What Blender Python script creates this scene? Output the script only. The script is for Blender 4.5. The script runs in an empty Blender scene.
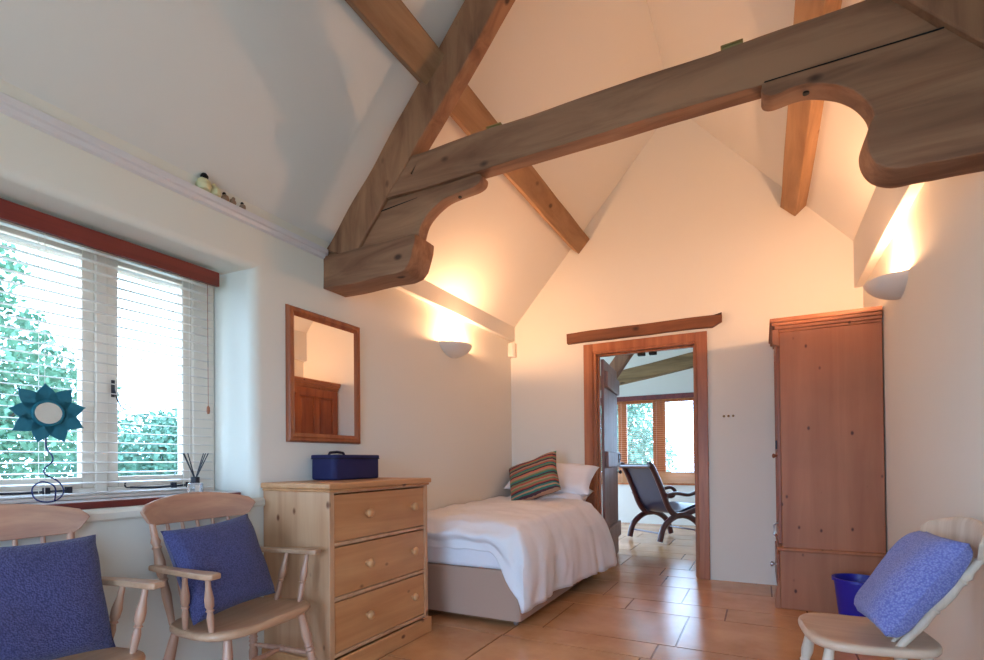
import bpy, bmesh, math, random
from math import sin, cos, pi, radians, sqrt, atan2
from mathutils import Vector, Matrix, noise
random.seed(7)
SC = bpy.context.scene
COL = SC.collection

# ---------------------------------------------------------------- materials
def srgb(r, g, b):
    f = lambda c: (c/255/12.92) if c/255 <= .04045 else ((c/255+.055)/1.055)**2.4
    return (f(r), f(g), f(b), 1)

def mat_new(name):
    m = bpy.data.materials.new(name); m.use_nodes = True
    return m, m.node_tree, m.node_tree.nodes['Principled BSDF']

def plain(name, col, rough=.6, metal=0, bump=0, bscale=40, spec=.5, coat=0, var=0, vscale=3):
    m, nt, b = mat_new(name)
    b.inputs['Base Color'].default_value = col
    b.inputs['Roughness'].default_value = rough
    b.inputs['Metallic'].default_value = metal
    b.inputs['Specular IOR Level'].default_value = spec
    b.inputs['Coat Weight'].default_value = coat
    tc = nt.nodes.new('ShaderNodeTexCoord')
    if var:
        n = nt.nodes.new('ShaderNodeTexNoise'); n.inputs['Scale'].default_value = vscale; n.inputs['Detail'].default_value = 4
        nt.links.new(tc.outputs['Object'], n.inputs['Vector'])
        r = nt.nodes.new('ShaderNodeValToRGB')
        r.color_ramp.elements[0].position = .3; r.color_ramp.elements[1].position = .7
        r.color_ramp.elements[0].color = (col[0]*(1-var), col[1]*(1-var), col[2]*(1-var), 1)
        r.color_ramp.elements[1].color = (min(1, col[0]*(1+var)), min(1, col[1]*(1+var)), min(1, col[2]*(1+var)), 1)
        nt.links.new(n.outputs['Fac'], r.inputs['Fac']); nt.links.new(r.outputs['Color'], b.inputs['Base Color'])
    if bump:
        n = nt.nodes.new('ShaderNodeTexNoise'); n.inputs['Scale'].default_value = bscale; n.inputs['Detail'].default_value = 5
        nt.links.new(tc.outputs['Object'], n.inputs['Vector'])
        bp = nt.nodes.new('ShaderNodeBump'); bp.inputs['Strength'].default_value = bump; bp.inputs['Distance'].default_value = .01
        nt.links.new(n.outputs['Fac'], bp.inputs['Height']); nt.links.new(bp.outputs['Normal'], b.inputs['Normal'])
    return m

def wood(name, light, dark, axis=2, rough=.5, scale=14, stretch=.07, knots=True, kcol=None, kscale=3.2, coat=0, bump=.15, stain=.1):
    """grain runs along the given object axis"""
    m, nt, b = mat_new(name)
    L = nt.links
    tc = nt.nodes.new('ShaderNodeTexCoord')
    mp = nt.nodes.new('ShaderNodeMapping')
    s = [1, 1, 1]; s[axis] = stretch; mp.inputs['Scale'].default_value = s
    L.new(tc.outputs['Object'], mp.inputs['Vector'])
    n1 = nt.nodes.new('ShaderNodeTexNoise'); n1.inputs['Scale'].default_value = scale; n1.inputs['Detail'].default_value = 6; n1.inputs['Roughness'].default_value = .6; n1.inputs['Distortion'].default_value = .6
    L.new(mp.outputs['Vector'], n1.inputs['Vector'])
    r = nt.nodes.new('ShaderNodeValToRGB')
    r.color_ramp.elements[0].position = .33; r.color_ramp.elements[0].color = dark
    r.color_ramp.elements[1].position = .62; r.color_ramp.elements[1].color = light
    L.new(n1.outputs['Fac'], r.inputs['Fac'])
    out = r.outputs['Color']
    if knots:
        mp2 = nt.nodes.new('ShaderNodeMapping')
        s2 = [1, 1, 1]; s2[axis] = .62; mp2.inputs['Scale'].default_value = s2
        L.new(tc.outputs['Object'], mp2.inputs['Vector'])
        v = nt.nodes.new('ShaderNodeTexVoronoi'); v.inputs['Scale'].default_value = kscale*2
        L.new(mp2.outputs['Vector'], v.inputs['Vector'])
        r2 = nt.nodes.new('ShaderNodeValToRGB')
        r2.color_ramp.elements[0].position = .055; r2.color_ramp.elements[0].color = (1, 1, 1, 1)
        r2.color_ramp.elements[1].position = .12; r2.color_ramp.elements[1].color = (0, 0, 0, 1)
        L.new(v.outputs['Distance'], r2.inputs['Fac'])
        mx = nt.nodes.new('ShaderNodeMix'); mx.data_type = 'RGBA'
        L.new(r2.outputs['Color'], mx.inputs['Factor'])
        L.new(out, mx.inputs['A'])
        mx.inputs['B'].default_value = kcol or (dark[0]*.35, dark[1]*.3, dark[2]*.3, 1)
        out = mx.outputs['Result']
    n3 = nt.nodes.new('ShaderNodeTexNoise'); n3.inputs['Scale'].default_value = 2.3; n3.inputs['Detail'].default_value = 3
    L.new(mp.outputs['Vector'] if stain > .2 else tc.outputs['Object'], n3.inputs['Vector'])
    mr = nt.nodes.new('ShaderNodeMapRange'); mr.inputs['From Min'].default_value = .3; mr.inputs['From Max'].default_value = .7
    mr.inputs['To Min'].default_value = 1-stain; mr.inputs['To Max'].default_value = 1+stain*.5
    L.new(n3.outputs['Fac'], mr.inputs['Value'])
    mz = nt.nodes.new('ShaderNodeVectorMath'); mz.operation = 'SCALE'
    L.new(out, mz.inputs[0]); L.new(mr.outputs['Result'], mz.inputs['Scale']); out = mz.outputs['Vector']
    L.new(out, b.inputs['Base Color'])
    b.inputs['Roughness'].default_value = rough
    b.inputs['Coat Weight'].default_value = coat; b.inputs['Coat Roughness'].default_value = .15
    if bump:
        bp = nt.nodes.new('ShaderNodeBump'); bp.inputs['Strength'].default_value = bump; bp.inputs['Distance'].default_value = .004
        L.new(n1.outputs['Fac'], bp.inputs['Height']); L.new(bp.outputs['Normal'], b.inputs['Normal'])
    return m

def weave(name, c1, c2, scale=160, rough=.95, bump=.8, sheen=.15):
    m, nt, b = mat_new(name); L = nt.links
    tc = nt.nodes.new('ShaderNodeTexCoord')
    v = nt.nodes.new('ShaderNodeTexVoronoi'); v.inputs['Scale'].default_value = scale
    L.new(tc.outputs['Object'], v.inputs['Vector'])
    r = nt.nodes.new('ShaderNodeValToRGB'); r.color_ramp.elements[0].color = c1; r.color_ramp.elements[1].color = c2
    r.color_ramp.elements[1].position = .75
    L.new(v.outputs['Distance'], r.inputs['Fac']); L.new(r.outputs['Color'], b.inputs['Base Color'])
    bp = nt.nodes.new('ShaderNodeBump'); bp.inputs['Strength'].default_value = bump; bp.inputs['Distance'].default_value = .004
    bp.invert = True
    L.new(v.outputs['Distance'], bp.inputs['Height']); L.new(bp.outputs['Normal'], b.inputs['Normal'])
    b.inputs['Roughness'].default_value = rough; b.inputs['Sheen Weight'].default_value = sheen
    return m

M = {}
M['plaster'] = plain('white_plaster', srgb(234, 229, 217), .85, bump=.12, bscale=9, spec=.2)
M['plaster_roof'] = plain('roof_plaster', srgb(226, 223, 217), .88, bump=.1, bscale=6, spec=.2)
M['gloss_white'] = plain('white_gloss_paint', srgb(226, 222, 224), .3)
M['frame_cream'] = plain('cream_painted_wood', srgb(226, 212, 196), .45)
M['blind'] = plain('cream_blind_slat', srgb(206, 194, 184), .45)
M['mahogany'] = wood('dark_red_wood', srgb(128, 48, 40), srgb(92, 30, 28), 1, .4, knots=False)
M['oak'] = wood('rough_oak', srgb(172, 124, 92), srgb(124, 82, 58), 0, .75, 9, .12, kscale=2.6, bump=.6, stain=.28)
M['oak_y'] = wood('rough_oak_purlin', srgb(172, 134, 100), srgb(138, 102, 72), 1, .75, 9, .12, kscale=2.6, bump=.6, stain=.22)
M['oak_z'] = wood('rough_oak_rafter', srgb(172, 122, 88), srgb(124, 80, 56), 2, .75, 9, .18, kscale=2.6, bump=.6, stain=.28)
M['oak_pale'] = wood('pale_oak', srgb(160, 128, 86), srgb(110, 84, 50), 0, .75, 9, .12, kscale=2.0)
M['lintel'] = wood('dark_oak_lintel', srgb(128, 78, 48), srgb(88, 50, 30), 0, .7, 12, .1, kscale=2, bump=.5)
M['door_frame_z'] = wood('varnished_frame', srgb(182, 112, 68), srgb(148, 82, 44), 2, .4, 16, .05, knots=False)
M['door_frame_x'] = wood('varnished_frame_head', srgb(182, 112, 68), srgb(148, 82, 44), 0, .4, 16, .05, knots=False)
M['door_leaf'] = wood('limed_plank', srgb(156, 122, 114), srgb(130, 98, 90), 2, .5, 12, .05, kscale=3)
M['pine'] = wood('waxed_pine', srgb(208, 162, 124), srgb(188, 138, 100), 2, .42, 10, .06, kcol=srgb(110, 62, 30), kscale=4)
M['pine_y'] = wood('waxed_pine_fronts', srgb(214, 158, 108), srgb(192, 132, 84), 1, .42, 10, .06, kcol=srgb(110, 62, 30), kscale=4)
M['pine_red'] = wood('stained_pine', srgb(180, 116, 80), srgb(162, 98, 66), 2, .5, 7, .05, kcol=srgb(84, 38, 22), kscale=5)
M['pine_frame'] = wood('orange_pine', srgb(172, 98, 58), srgb(136, 66, 38), 2, .4, 12, .07, kcol=srgb(80, 34, 20), kscale=3)
M['beech'] = wood('pale_beech', srgb(204, 158, 130), srgb(178, 132, 112), 2, .42, 18, .08, knots=False, coat=.15)
M['beech_y'] = wood('pale_beech_crest', srgb(204, 158, 130), srgb(178, 132, 114), 1, .42, 18, .08, knots=False, coat=.15)
M['beech_x'] = wood('pale_beech_seat', srgb(206, 166, 134), srgb(184, 140, 108), 1, .38, 14, .1, knots=False, coat=.2)
M['beech_white'] = wood('washed_beech', srgb(222, 204, 184), srgb(200, 176, 152), 2, .45, 18, .08, knots=False)
M['beech_white_y'] = wood('washed_beech_seat', srgb(222, 192, 166), srgb(204, 168, 142), 0, .4, 14, .1, knots=False)
M['blue'] = weave('blue_chenille', srgb(92, 94, 142), srgb(60, 60, 104), 170)
M['lilac'] = weave('lilac_blue_boucle', srgb(156, 160, 212), srgb(106, 112, 180), 150)
M['duvet'] = plain('white_cotton', srgb(246, 246, 250), .9, bump=.25, bscale=14, spec=.15)
M['sheet'] = plain('white_sheet', srgb(242, 242, 248), .9, spec=.15, bump=.2, bscale=30)
M['divan'] = plain('taupe_divan_fabric', srgb(188, 156, 138), .95, bump=.2, bscale=300, spec=.1)
M['navy'] = plain('navy_canvas', srgb(22, 26, 78), .75, bump=.2, bscale=200)
M['navy_dark'] = plain('navy_trim', srgb(12, 12, 38), .7)
M['bin'] = plain('blue_plastic', srgb(34, 34, 160), .35)
M['teal'] = plain('teal_felt', srgb(8, 96, 112), .6)
M['wire'] = plain('dark_blue_wire', srgb(34, 40, 96), .4, metal=.4)
M['black'] = plain('black_iron', srgb(30, 28, 40), .5)
M['dark'] = plain('near_black', srgb(16, 14, 16), .8)
M['leather'] = plain('dark_blue_leather', srgb(22, 27, 58), .3, spec=.6, var=.15, vscale=8)
M['rosewood'] = plain('dark_red_polished_wood', srgb(74, 24, 26), .28, spec=.6, coat=.3)
M['steel'] = plain('steel', srgb(170, 170, 175), .3, metal=1)
M['brass'] = plain('dull_brass', srgb(150, 120, 70), .45, metal=.6)
M['olive'] = plain('olive_metal', srgb(140, 122, 70), .6)
M['sconce'] = plain('white_ceramic', srgb(232, 224, 216), .6)
M['plastic'] = plain('white_plastic', srgb(236, 226, 214), .4)
M['orange_wood'] = wood('orange_window_wood', srgb(204, 122, 66), srgb(172, 92, 46), 2, .45, 14, .06, knots=False)
M['orange_slat'] = plain('honey_wood_slat', srgb(212, 150, 100), .5)
M['cream'] = plain('cream_ceramic', srgb(224, 216, 170), .5)
M['stone'] = plain('brown_pebble', srgb(150, 120, 96), .7)
M['lawn'] = plain('lawn', srgb(150, 162, 150), .95, var=.25, vscale=2)
M['bark'] = plain('bark', srgb(96, 78, 60), .95)
M['leaf'] = plain('leaf_green', srgb(92, 130, 100), .7, var=.35, vscale=1.5)
M['leaf2'] = plain('leaf_blue_green', srgb(92, 130, 108), .7, var=.3, vscale=1.5)
M['grout'] = plain('grout', srgb(96, 74, 60), .9)

def mirror_mat():
    m, nt, b = mat_new('mirror_glass')
    b.inputs['Base Color'].default_value = (.86, .86, .86, 1); b.inputs['Metallic'].default_value = 1; b.inputs['Roughness'].default_value = .015
    return m
M['mirror'] = mirror_mat()

def glass_mat():
    m = bpy.data.materials.new('window_glass'); m.use_nodes = True; nt = m.node_tree; nt.nodes.clear()
    o = nt.nodes.new('ShaderNodeOutputMaterial'); t = nt.nodes.new('ShaderNodeBsdfTransparent'); g = nt.nodes.new('ShaderNodeBsdfGlossy')
    g.inputs['Roughness'].default_value = .01
    x = nt.nodes.new('ShaderNodeMixShader'); x.inputs[0].default_value = .05
    t.inputs['Color'].default_value = (.97, .99, .98, 1)
    nt.links.new(t.outputs[0], x.inputs[1]); nt.links.new(g.outputs[0], x.inputs[2]); nt.links.new(x.outputs[0], o.inputs[0])
    return m
M['glass'] = glass_mat()

def bottle_mat():
    m, nt, b = mat_new('clear_bottle_glass')
    b.inputs['Base Color'].default_value = (.95, .96, 1, 1); b.inputs['Roughness'].default_value = .05
    b.inputs['Transmission Weight'].default_value = .9; b.inputs['IOR'].default_value = 1.3
    return m
M['bottle'] = bottle_mat()

def bulb_mat():
    m, nt, b = mat_new('lit_bulb')
    b.inputs['Emission Color'].default_value = (1, .72, .42, 1); b.inputs['Emission Strength'].default_value = 12
    return m
M['bulb'] = bulb_mat()

def tile_mat():
    m, nt, b = mat_new('limestone_tile'); L = nt.links
    at = nt.nodes.new('ShaderNodeAttribute'); at.attribute_name = 'tone'; at.attribute_type = 'GEOMETRY'
    tc = nt.nodes.new('ShaderNodeTexCoord')
    n = nt.nodes.new('ShaderNodeTexNoise'); n.inputs['Scale'].default_value = 2.6; n.inputs['Detail'].default_value = 7; n.inputs['Roughness'].default_value = .6
    L.new(tc.outputs['Object'], n.inputs['Vector'])
    r = nt.nodes.new('ShaderNodeValToRGB')
    r.color_ramp.elements[0].position = .3; r.color_ramp.elements[0].color = srgb(192, 134, 90)
    r.color_ramp.elements[1].position = .72; r.color_ramp.elements[1].color = srgb(222, 170, 122)
    L.new(n.outputs['Fac'], r.inputs['Fac'])
    mx = nt.nodes.new('ShaderNodeMix'); mx.data_type = 'RGBA'; mx.blend_type = 'MULTIPLY'; mx.inputs['Factor'].default_value = 1
    L.new(r.outputs['Color'], mx.inputs['A']); L.new(at.outputs['Color'], mx.inputs['B'])
    L.new(mx.outputs['Result'], b.inputs['Base Color'])
    mr = nt.nodes.new('ShaderNodeMapRange'); mr.inputs['To Min'].default_value = .14; mr.inputs['To Max'].default_value = .3
    L.new(n.outputs['Fac'], mr.inputs['Value']); L.new(mr.outputs['Result'], b.inputs['Roughness'])
    bp = nt.nodes.new('ShaderNodeBump'); bp.inputs['Strength'].default_value = .12; bp.inputs['Distance'].default_value = .01
    L.new(n.outputs['Fac'], bp.inputs['Height']); L.new(bp.outputs['Normal'], b.inputs['Normal'])
    return m
M['tile'] = tile_mat()

def stripe_mat():
    m, nt, b = mat_new('striped_weave'); L = nt.links
    tc = nt.nodes.new('ShaderNodeTexCoord')
    sp = nt.nodes.new('ShaderNodeSeparateXYZ'); L.new(tc.outputs['Object'], sp.inputs[0])
    w = nt.nodes.new('ShaderNodeTexNoise'); w.inputs['Scale'].default_value = 22; w.inputs['Detail'].default_value = 2
    L.new(tc.outputs['Object'], w.inputs['Vector'])
    a = nt.nodes.new('ShaderNodeMath'); a.operation = 'MULTIPLY_ADD'; a.inputs[1].default_value = .012
    L.new(w.outputs['Fac'], a.inputs[0]); L.new(sp.outputs['Y'], a.inputs[2])
    mr = nt.nodes.new('ShaderNodeMapRange'); mr.inputs['From Min'].default_value = -.21; mr.inputs['From Max'].default_value = .23
    L.new(a.outputs[0], mr.inputs['Value'])
    r = nt.nodes.new('ShaderNodeValToRGB'); cr = r.color_ramp; cr.interpolation = 'CONSTANT'
    G, R_, T, S, D, O = srgb(112, 132, 92), srgb(176, 84, 68), srgb(48, 120, 112), srgb(176, 138, 112), srgb(78, 52, 62), srgb(206, 112, 84)
    seq = [S, D, T, S, T, D, R_, G, S, R_, G, D, T, G, S, O, D, G, T, R_, S, D, G, R_, D, S, G, T]
    cr.elements[0].color = seq[0]; cr.elements[1].position = 1/len(seq); cr.elements[1].color = seq[1]
    for i in range(2, len(seq)):
        e = cr.elements.new(i/len(seq)); e.color = seq[i]
    L.new(mr.outputs['Result'], r.inputs['Fac'])
    L.new(r.outputs['Color'], b.inputs['Base Color']); b.inputs['Roughness'].default_value = .95
    v = nt.nodes.new('ShaderNodeTexVoronoi'); v.inputs['Scale'].default_value = 150; L.new(tc.outputs['Object'], v.inputs['Vector'])
    bp = nt.nodes.new('ShaderNodeBump'); bp.inputs['Strength'].default_value = .6; bp.inputs['Distance'].default_value = .004
    L.new(v.outputs['Distance'], bp.inputs['Height']); L.new(bp.outputs['Normal'], b.inputs['Normal'])
    return m
M['stripe'] = stripe_mat()

# ---------------------------------------------------------------- geometry helpers
class MB:
    def __init__(s): s.bm = bmesh.new()
    def box(s, a, b, mat=None):
        vs = [s.bm.verts.new((x, y, z)) for z in (a[2], b[2]) for y in (a[1], b[1]) for x in (a[0], b[0])]
        if mat: 
            for v in vs: v.co = mat @ v.co
        for f in ((0,2,3,1),(4,5,7,6),(0,1,5,4),(2,6,7,3),(0,4,6,2),(1,3,7,5)): s.bm.faces.new([vs[i] for i in f])
        return s
    def prism(s, pts, axis, lo, hi, mat=None):
        """2-D polygon extruded along axis; pts are the other two coordinates in x,y,z order"""
        def mk(p, h):
            if axis == 0: c = (h, p[0], p[1])
            elif axis == 1: c = (p[0], h, p[1])
            else: c = (p[0], p[1], h)
            c = Vector(c); return s.bm.verts.new(mat @ c if mat else c)
        A = [mk(p, lo) for p in pts]; B = [mk(p, hi) for p in pts]; n = len(pts)
        s.bm.faces.new(A); s.bm.faces.new(B[::-1])
        for i in range(n): s.bm.faces.new((A[i], B[i], B[(i+1) % n], A[(i+1) % n]))
        return s
    def ring(s, c, t, r, seg, ref, ry=None):
        t = t.normalized(); u = ref.cross(t)
        if u.length < 1e-4: u = Vector((1, 0, 0)).cross(t)
        u.normalize(); w = t.cross(u); ry = ry or r
        return [s.bm.verts.new(c + u*(r*cos(2*pi*k/seg)) + w*(ry*sin(2*pi*k/seg))) for k in range(seg)]
    def skin(s, rings, caps=True):
        for a, b in zip(rings, rings[1:]):
            n = len(a)
            for k in range(n): s.bm.faces.new((a[k], a[(k+1) % n], b[(k+1) % n], b[k]))
        if caps:
            s.bm.faces.new(rings[0][::-1]); s.bm.faces.new(rings[-1])
    def tube(s, pts, rad, seg=12, ref=Vector((0, 0, 1)), caps=True, ry=None):
        pts = [Vector(p) for p in pts]; n = len(pts)
        if not hasattr(rad, '__len__'): rad = [rad]*n
        rings = []
        for i, p in enumerate(pts):
            t = pts[min(i+1, n-1)] - pts[max(i-1, 0)]
            rings.append(s.ring(p, t, rad[i], seg, ref, ry[i] if ry else None))
        s.skin(rings, caps); return s
    def turned(s, p0, p1, prof, seg=14):
        p0, p1 = Vector(p0), Vector(p1); d = (p1-p0).normalized()
        ref = Vector((1, 0, 0)) if abs(d.x) < .9 else Vector((0, 1, 0))
        rings = [s.ring(p0.lerp(p1, t), d, r, seg, ref) for t, r in prof]
        s.skin(rings); return s
    def lathe(s, prof, origin=(0, 0, 0), seg=24, caps=True, mat=None):
        o = Vector(origin); rings = []
        for r, z in prof:
            rg = []
            for k in range(seg):
                c = o + Vector((r*cos(2*pi*k/seg), r*sin(2*pi*k/seg), z))
                rg.append(s.bm.verts.new(mat @ c if mat else c))
            rings.append(rg)
        s.skin(rings, caps); return s
    def grid(s, fn, nu, nv, closeu=False):
        V = [[s.bm.verts.new(fn(i/nu, j/nv)) for j in range(nv+1)] for i in range(nu+1)]
        for i in range(nu):
            for j in range(nv): s.bm.faces.new((V[i][j], V[i+1][j], V[i+1][j+1], V[i][j+1]))
        return V
    def build(s, name, mat, parent=None, smooth=35, bevel=0, seg=2, subsurf=0, recalc=True, merge=0):
        if merge: bmesh.ops.remove_doubles(s.bm, verts=s.bm.verts, dist=merge)
        if recalc: bmesh.ops.recalc_face_normals(s.bm, faces=s.bm.faces)
        me = bpy.data.meshes.new(name); s.bm.to_mesh(me); s.bm.free()
        o = bpy.data.objects.new(name, me); COL.objects.link(o)
        me.materials.append(mat)
        if smooth:
            for p in me.polygons: p.use_smooth = True
            me.set_sharp_from_angle(angle=radians(smooth))
        if bevel:
            md = o.modifiers.new('bevel', 'BEVEL'); md.width = bevel; md.segments = seg; md.limit_method = 'ANGLE'; md.angle_limit = radians(35)
            md.harden_normals = False
        if subsurf:
            md = o.modifiers.new('sub', 'SUBSURF'); md.levels = subsurf; md.render_levels = subsurf
        if parent: o.parent = parent
        return o

def tag(o, label=None, cat=None, group=None, kind=None):
    if label: o['label'] = label
    if cat: o['category'] = cat
    if group: o['group'] = group
    if kind: o['kind'] = kind
    return o
def empty(name, loc=(0, 0, 0), rz=0, label=None, cat=None, group=None, kind=None):
    o = bpy.data.objects.new(name, None); COL.objects.link(o); o.location = loc; o.rotation_euler = (0, 0, rz); o.empty_display_size = .1
    return tag(o, label, cat, group, kind)
def struct(o): o['kind'] = 'structure'; return o
def copy_tree(o, parent=None):
    c = o.copy(); COL.objects.link(c)
    if parent: c.parent = parent
    for ch in list(o.children): copy_tree(ch, c)
    return c
def Bx(a, b): return MB().box(a, b)

def hewn(a, b, mat=None, cuts=(14, 3, 3), amp=.006, seed=0, freq=3):
    """a rough-sawn timber: a subdivided box whose faces wander a little"""
    m = MB(); ax, ay, az = a; bx, by, bz = b
    N = cuts
    def jit(p):
        q = Vector(p)*freq + Vector((seed*7.1, seed*3.3, seed))
        return Vector(p) + Vector((noise.noise(q), noise.noise(q+Vector((9, 0, 0))), noise.noise(q+Vector((0, 9, 0)))))*amp
    def face(f, nu, nv):
        m.grid(lambda u, v: (mat @ jit(f(u, v))) if mat else jit(f(u, v)), nu, nv)
    l = lambda p, q, t: p+(q-p)*t
    face(lambda u, v: (l(ax, bx, u), l(ay, by, v), az), N[0], N[1]); face(lambda u, v: (l(ax, bx, u), l(ay, by, v), bz), N[0], N[1])
    face(lambda u, v: (l(ax, bx, u), ay, l(az, bz, v)), N[0], N[2]); face(lambda u, v: (l(ax, bx, u), by, l(az, bz, v)), N[0], N[2])
    face(lambda u, v: (ax, l(ay, by, u), l(az, bz, v)), N[1], N[2]); face(lambda u, v: (bx, l(ay, by, u), l(az, bz, v)), N[1], N[2])
    return m

# ---------------------------------------------------------------- dimensions
XL, XR, YF, YB = -2.426, .75, 5.143, -2.6
RX, S, ZE = -.70, 1.13, 2.50          # ridge x, roof slope, roof height at the left wall
XR2 = 2*RX - XL                        # where the right slope comes back down to ZE
ZR = ZE + S*(RX-XL)
YW = 9.2                               # far wall of the room beyond

# ---------------------------------------------------------------- floor
def make_floor():
    m = MB()
    tone = []
    m.box((-4.2, YB-.2, -.12), (1.6, YW+.3, -.004)); tone += [(.42, .36, .33, 1)]*6
    rows = [2.36, 2.955, 3.21, 3.865, 4.185, 4.70, 5.12, 5.48, 6.05, 6.4, 7.0]
    y = 7.0
    while y < YW: y += random.choice((.33, .42, .55, .64)); rows.append(y)
    y = 2.36
    while y > YB: y -= random.choice((.33, .42, .55, .64)); rows.append(y)
    rows.sort()
    seeds = {3.21: -.465, 2.955: -.56, 3.865: -.915, 4.185: -.56, 4.70: -.80}
    g = .0055
    for y0, y1 in zip(rows, rows[1:]):
        st = None
        for k, v in seeds.items():
            if abs(k-y0) < .01: st = v
        if st is None: st = -.9 + random.random()*.5
        xs = [st]; x = st
        while x < 1.5: x += random.uniform(.5, .95); xs.append(x)
        x = st
        while x > -4.1: x -= random.uniform(.5, .95); xs.insert(0, x)
        for x0, x1 in zip(xs, xs[1:]):
            a, b_, c, d = max(x0, -4.15)+g, y0+g, min(x1, 1.55)-g, y1-g
            t = random.uniform(.9, 1.06); col = (t, t*random.uniform(.97, 1.0), t*random.uniform(.93, 1.0), 1)
            m.box((a, b_, -.006), (c, d, 0)); tone += [col]*6
    o = m.build('floor', M['tile'], smooth=0, recalc=False)
    ca = o.data.color_attributes.new('tone', 'FLOAT_COLOR', 'CORNER')
    for p, t in zip(o.data.polygons, tone):
        for li in p.loop_indices: ca.data[li].color = t
    return struct(o)
make_floor()

# ---------------------------------------------------------------- walls
def arc(cx, cy, r, a0, a1, n=8):
    return [(cx+r*cos(radians(a0+(a1-a0)*i/n)), cy+r*sin(radians(a0+(a1-a0)*i/n))) for i in range(n+1)]
WT = .36
def wall_left():
    m = MB(); xo = XL-WT
    r = .06
    # right of the window, with a soft plastered corner
    pts = [(XL, YF+.15)] + arc(XL-r, 1.885+r, r, 0, -90) + [(xo, 1.865), (xo, YF+.15)]
    m.prism(pts, 2, 0, ZE+.06)
    pts = [(XL, YB-.2), (xo, YB-.2), (xo, .22)] + arc(XL-r, .2-r, r, 90, 0)
    m.prism(pts, 2, 0, ZE+.06)
    r = .04
    pts = [(XL, ZE+.06), (xo, ZE+.06), (xo, 2.155)] + arc(XL-r, 2.155+r, r, -90, 0)
    m.prism(pts, 1, .14, 1.944)
    m.box((xo, .14, 0), (XL, 1.944, .866))
    m.prism([(xo, .866), (XL+.012, .866), (XL+.022, .875), (XL+.022, .9), (XL+.01, .913), (XL-.01, .915), (xo, .915)], 1, .14, 1.944)
    return struct(m.build('wall_left', M['plaster'], smooth=40))
wall_left()
m = MB(); m.box((XR, -.5, 0), (XR+.3, YF+.15, 3.0)); m.box((XR, YB-.2, 0), (XR+.3, -2.1, 3.0)); m.box((XR, -2.1, 0), (XR+.3, -.5, .85)); m.box((XR, -2.1, 2.1), (XR+.3, -.5, 3.0))
struct(m.build('wall_right', M['plaster'], smooth=0))
w3 = empty('added_window'); w3['kind'] = 'structure'  # unseen window added in the right wall to bring more daylight in
m = MB()
for a_, b_ in ((-2.1, -2.04), (-1.33, -1.27), (-.56, -.5)): m.box((XR+.2, a_, .85), (XR+.26, b_, 2.1))
for z_ in (.85, 2.04): m.box((XR+.2, -2.04, z_), (XR+.26, -1.33, z_+.06)); m.box((XR+.2, -1.27, z_), (XR+.26, -.56, z_+.06))
m.build('window_frame', M['frame_cream'], w3, bevel=.004)
Bx((XR+.225, -2.04, .91), (XR+.23, -.56, 2.04)).build('pane', M['glass'], w3, smooth=0)
# far gable with the doorway
def wall_far():
    m = MB(); y0, y1 = YF, YF+.15
    dl, dr, dh = -1.56, -.46, 2.24
    m.box((XL-.3, y0, 0), (dl, y1, dh)); m.box((dr, y0, 0), (XR+.3, y1, dh))
    m.prism([(XL-.3, dh), (XR+.5, dh), (XR+.5, ZE+.2), (RX, ZR+.3), (XL-.3, ZE+.1)], 1, y0, y1)
    return struct(m.build('wall_far', M['plaster'], smooth=0))
wall_far()
# back wall behind the viewer; wide bare opening added to let daylight in
def wall_back():
    m = MB(); y0, y1 = YB-.15, YB
    m.box((XL-.3, y0, 0), (-1.8, y1, 2.15)); m.box((.1, y0, 0), (XR+.3, y1, 2.15))
    m.prism([(XL-.3, 2.15), (XR+.5, 2.15), (XR+.5, ZE+.2), (RX, ZR+.3), (XL-.3, ZE+.1)], 1, y0, y1)
    return struct(m.build('wall_back', M['plaster'], smooth=0))
wall_back()
def ceiling():
    m = MB(); t = .25
    m.prism([(XL-.4, ZE-S*.4), (RX, ZR), (RX, ZR+t*1.5), (XL-.4, ZE-S*.4+t*1.5)], 1, YB-.3, YF+.05)
    m.prism([(RX, ZR), (XR2+.3, ZE-S*.3), (XR2+.3, ZE-S*.3+t*1.5), (RX, ZR+t*1.5)], 1, YB-.3, YF+.05)
    return struct(m.build('ceiling', M['plaster_roof'], smooth=0))
ceiling()
# little moulded ledge in front of the truss, boxed wall plates beyond it
struct(MB().prism([(XL, 2.375), (XL+.018, 2.383), (XL+.022, 2.4), (XL+.034, 2.406), (XL+.034, 2.436), (XL, 2.436)], 1, YB, 2.41).build('trim_1', M['gloss_white'], bevel=.003))
struct(MB().box((XL-.02, 2.5, 2.405), (XL+.05, YF, 2.62)).build('trim_2', M['plaster_roof'], bevel=.006))
struct(MB().box((.69, 2.5, 2.49), (.9, YF, 3.0)).build('trim_3', M['plaster_roof'], bevel=.006))

# ---------------------------------------------------------------- window in the left wall
win = empty('window_1', (0, 0, 0)); win['kind'] = 'structure'
wx0, wx1 = -2.78, -2.715
WY0, WY1, WZ0, WZ1 = .23, 1.865, .945, 2.155
def wframe():
    m = MB()
    for y0, y1 in ((WY0, WY0+.06), (1.74, WY1), (1.28, 1.33), (.73, .78)): m.box((wx0, y0, WZ0), (wx1, y1, WZ1))
    m.box((wx0, WY0+.06, WZ0), (wx1, .73, WZ0+.05)); m.box((wx0, .78, WZ0), (wx1, 1.28, WZ0+.05)); m.box((wx0, 1.33, WZ0), (wx1, 1.74, WZ0+.05))
    m.box((wx0, WY0+.06, WZ1-.05), (wx1, .73, WZ1)); m.box((wx0, .78, WZ1-.05), (wx1, 1.28, WZ1)); m.box((wx0, 1.33, WZ1-.05), (wx1, 1.74, WZ1))
    return m.build('window_frame', M['frame_cream'], win, bevel=.005)
wframe()
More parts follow.
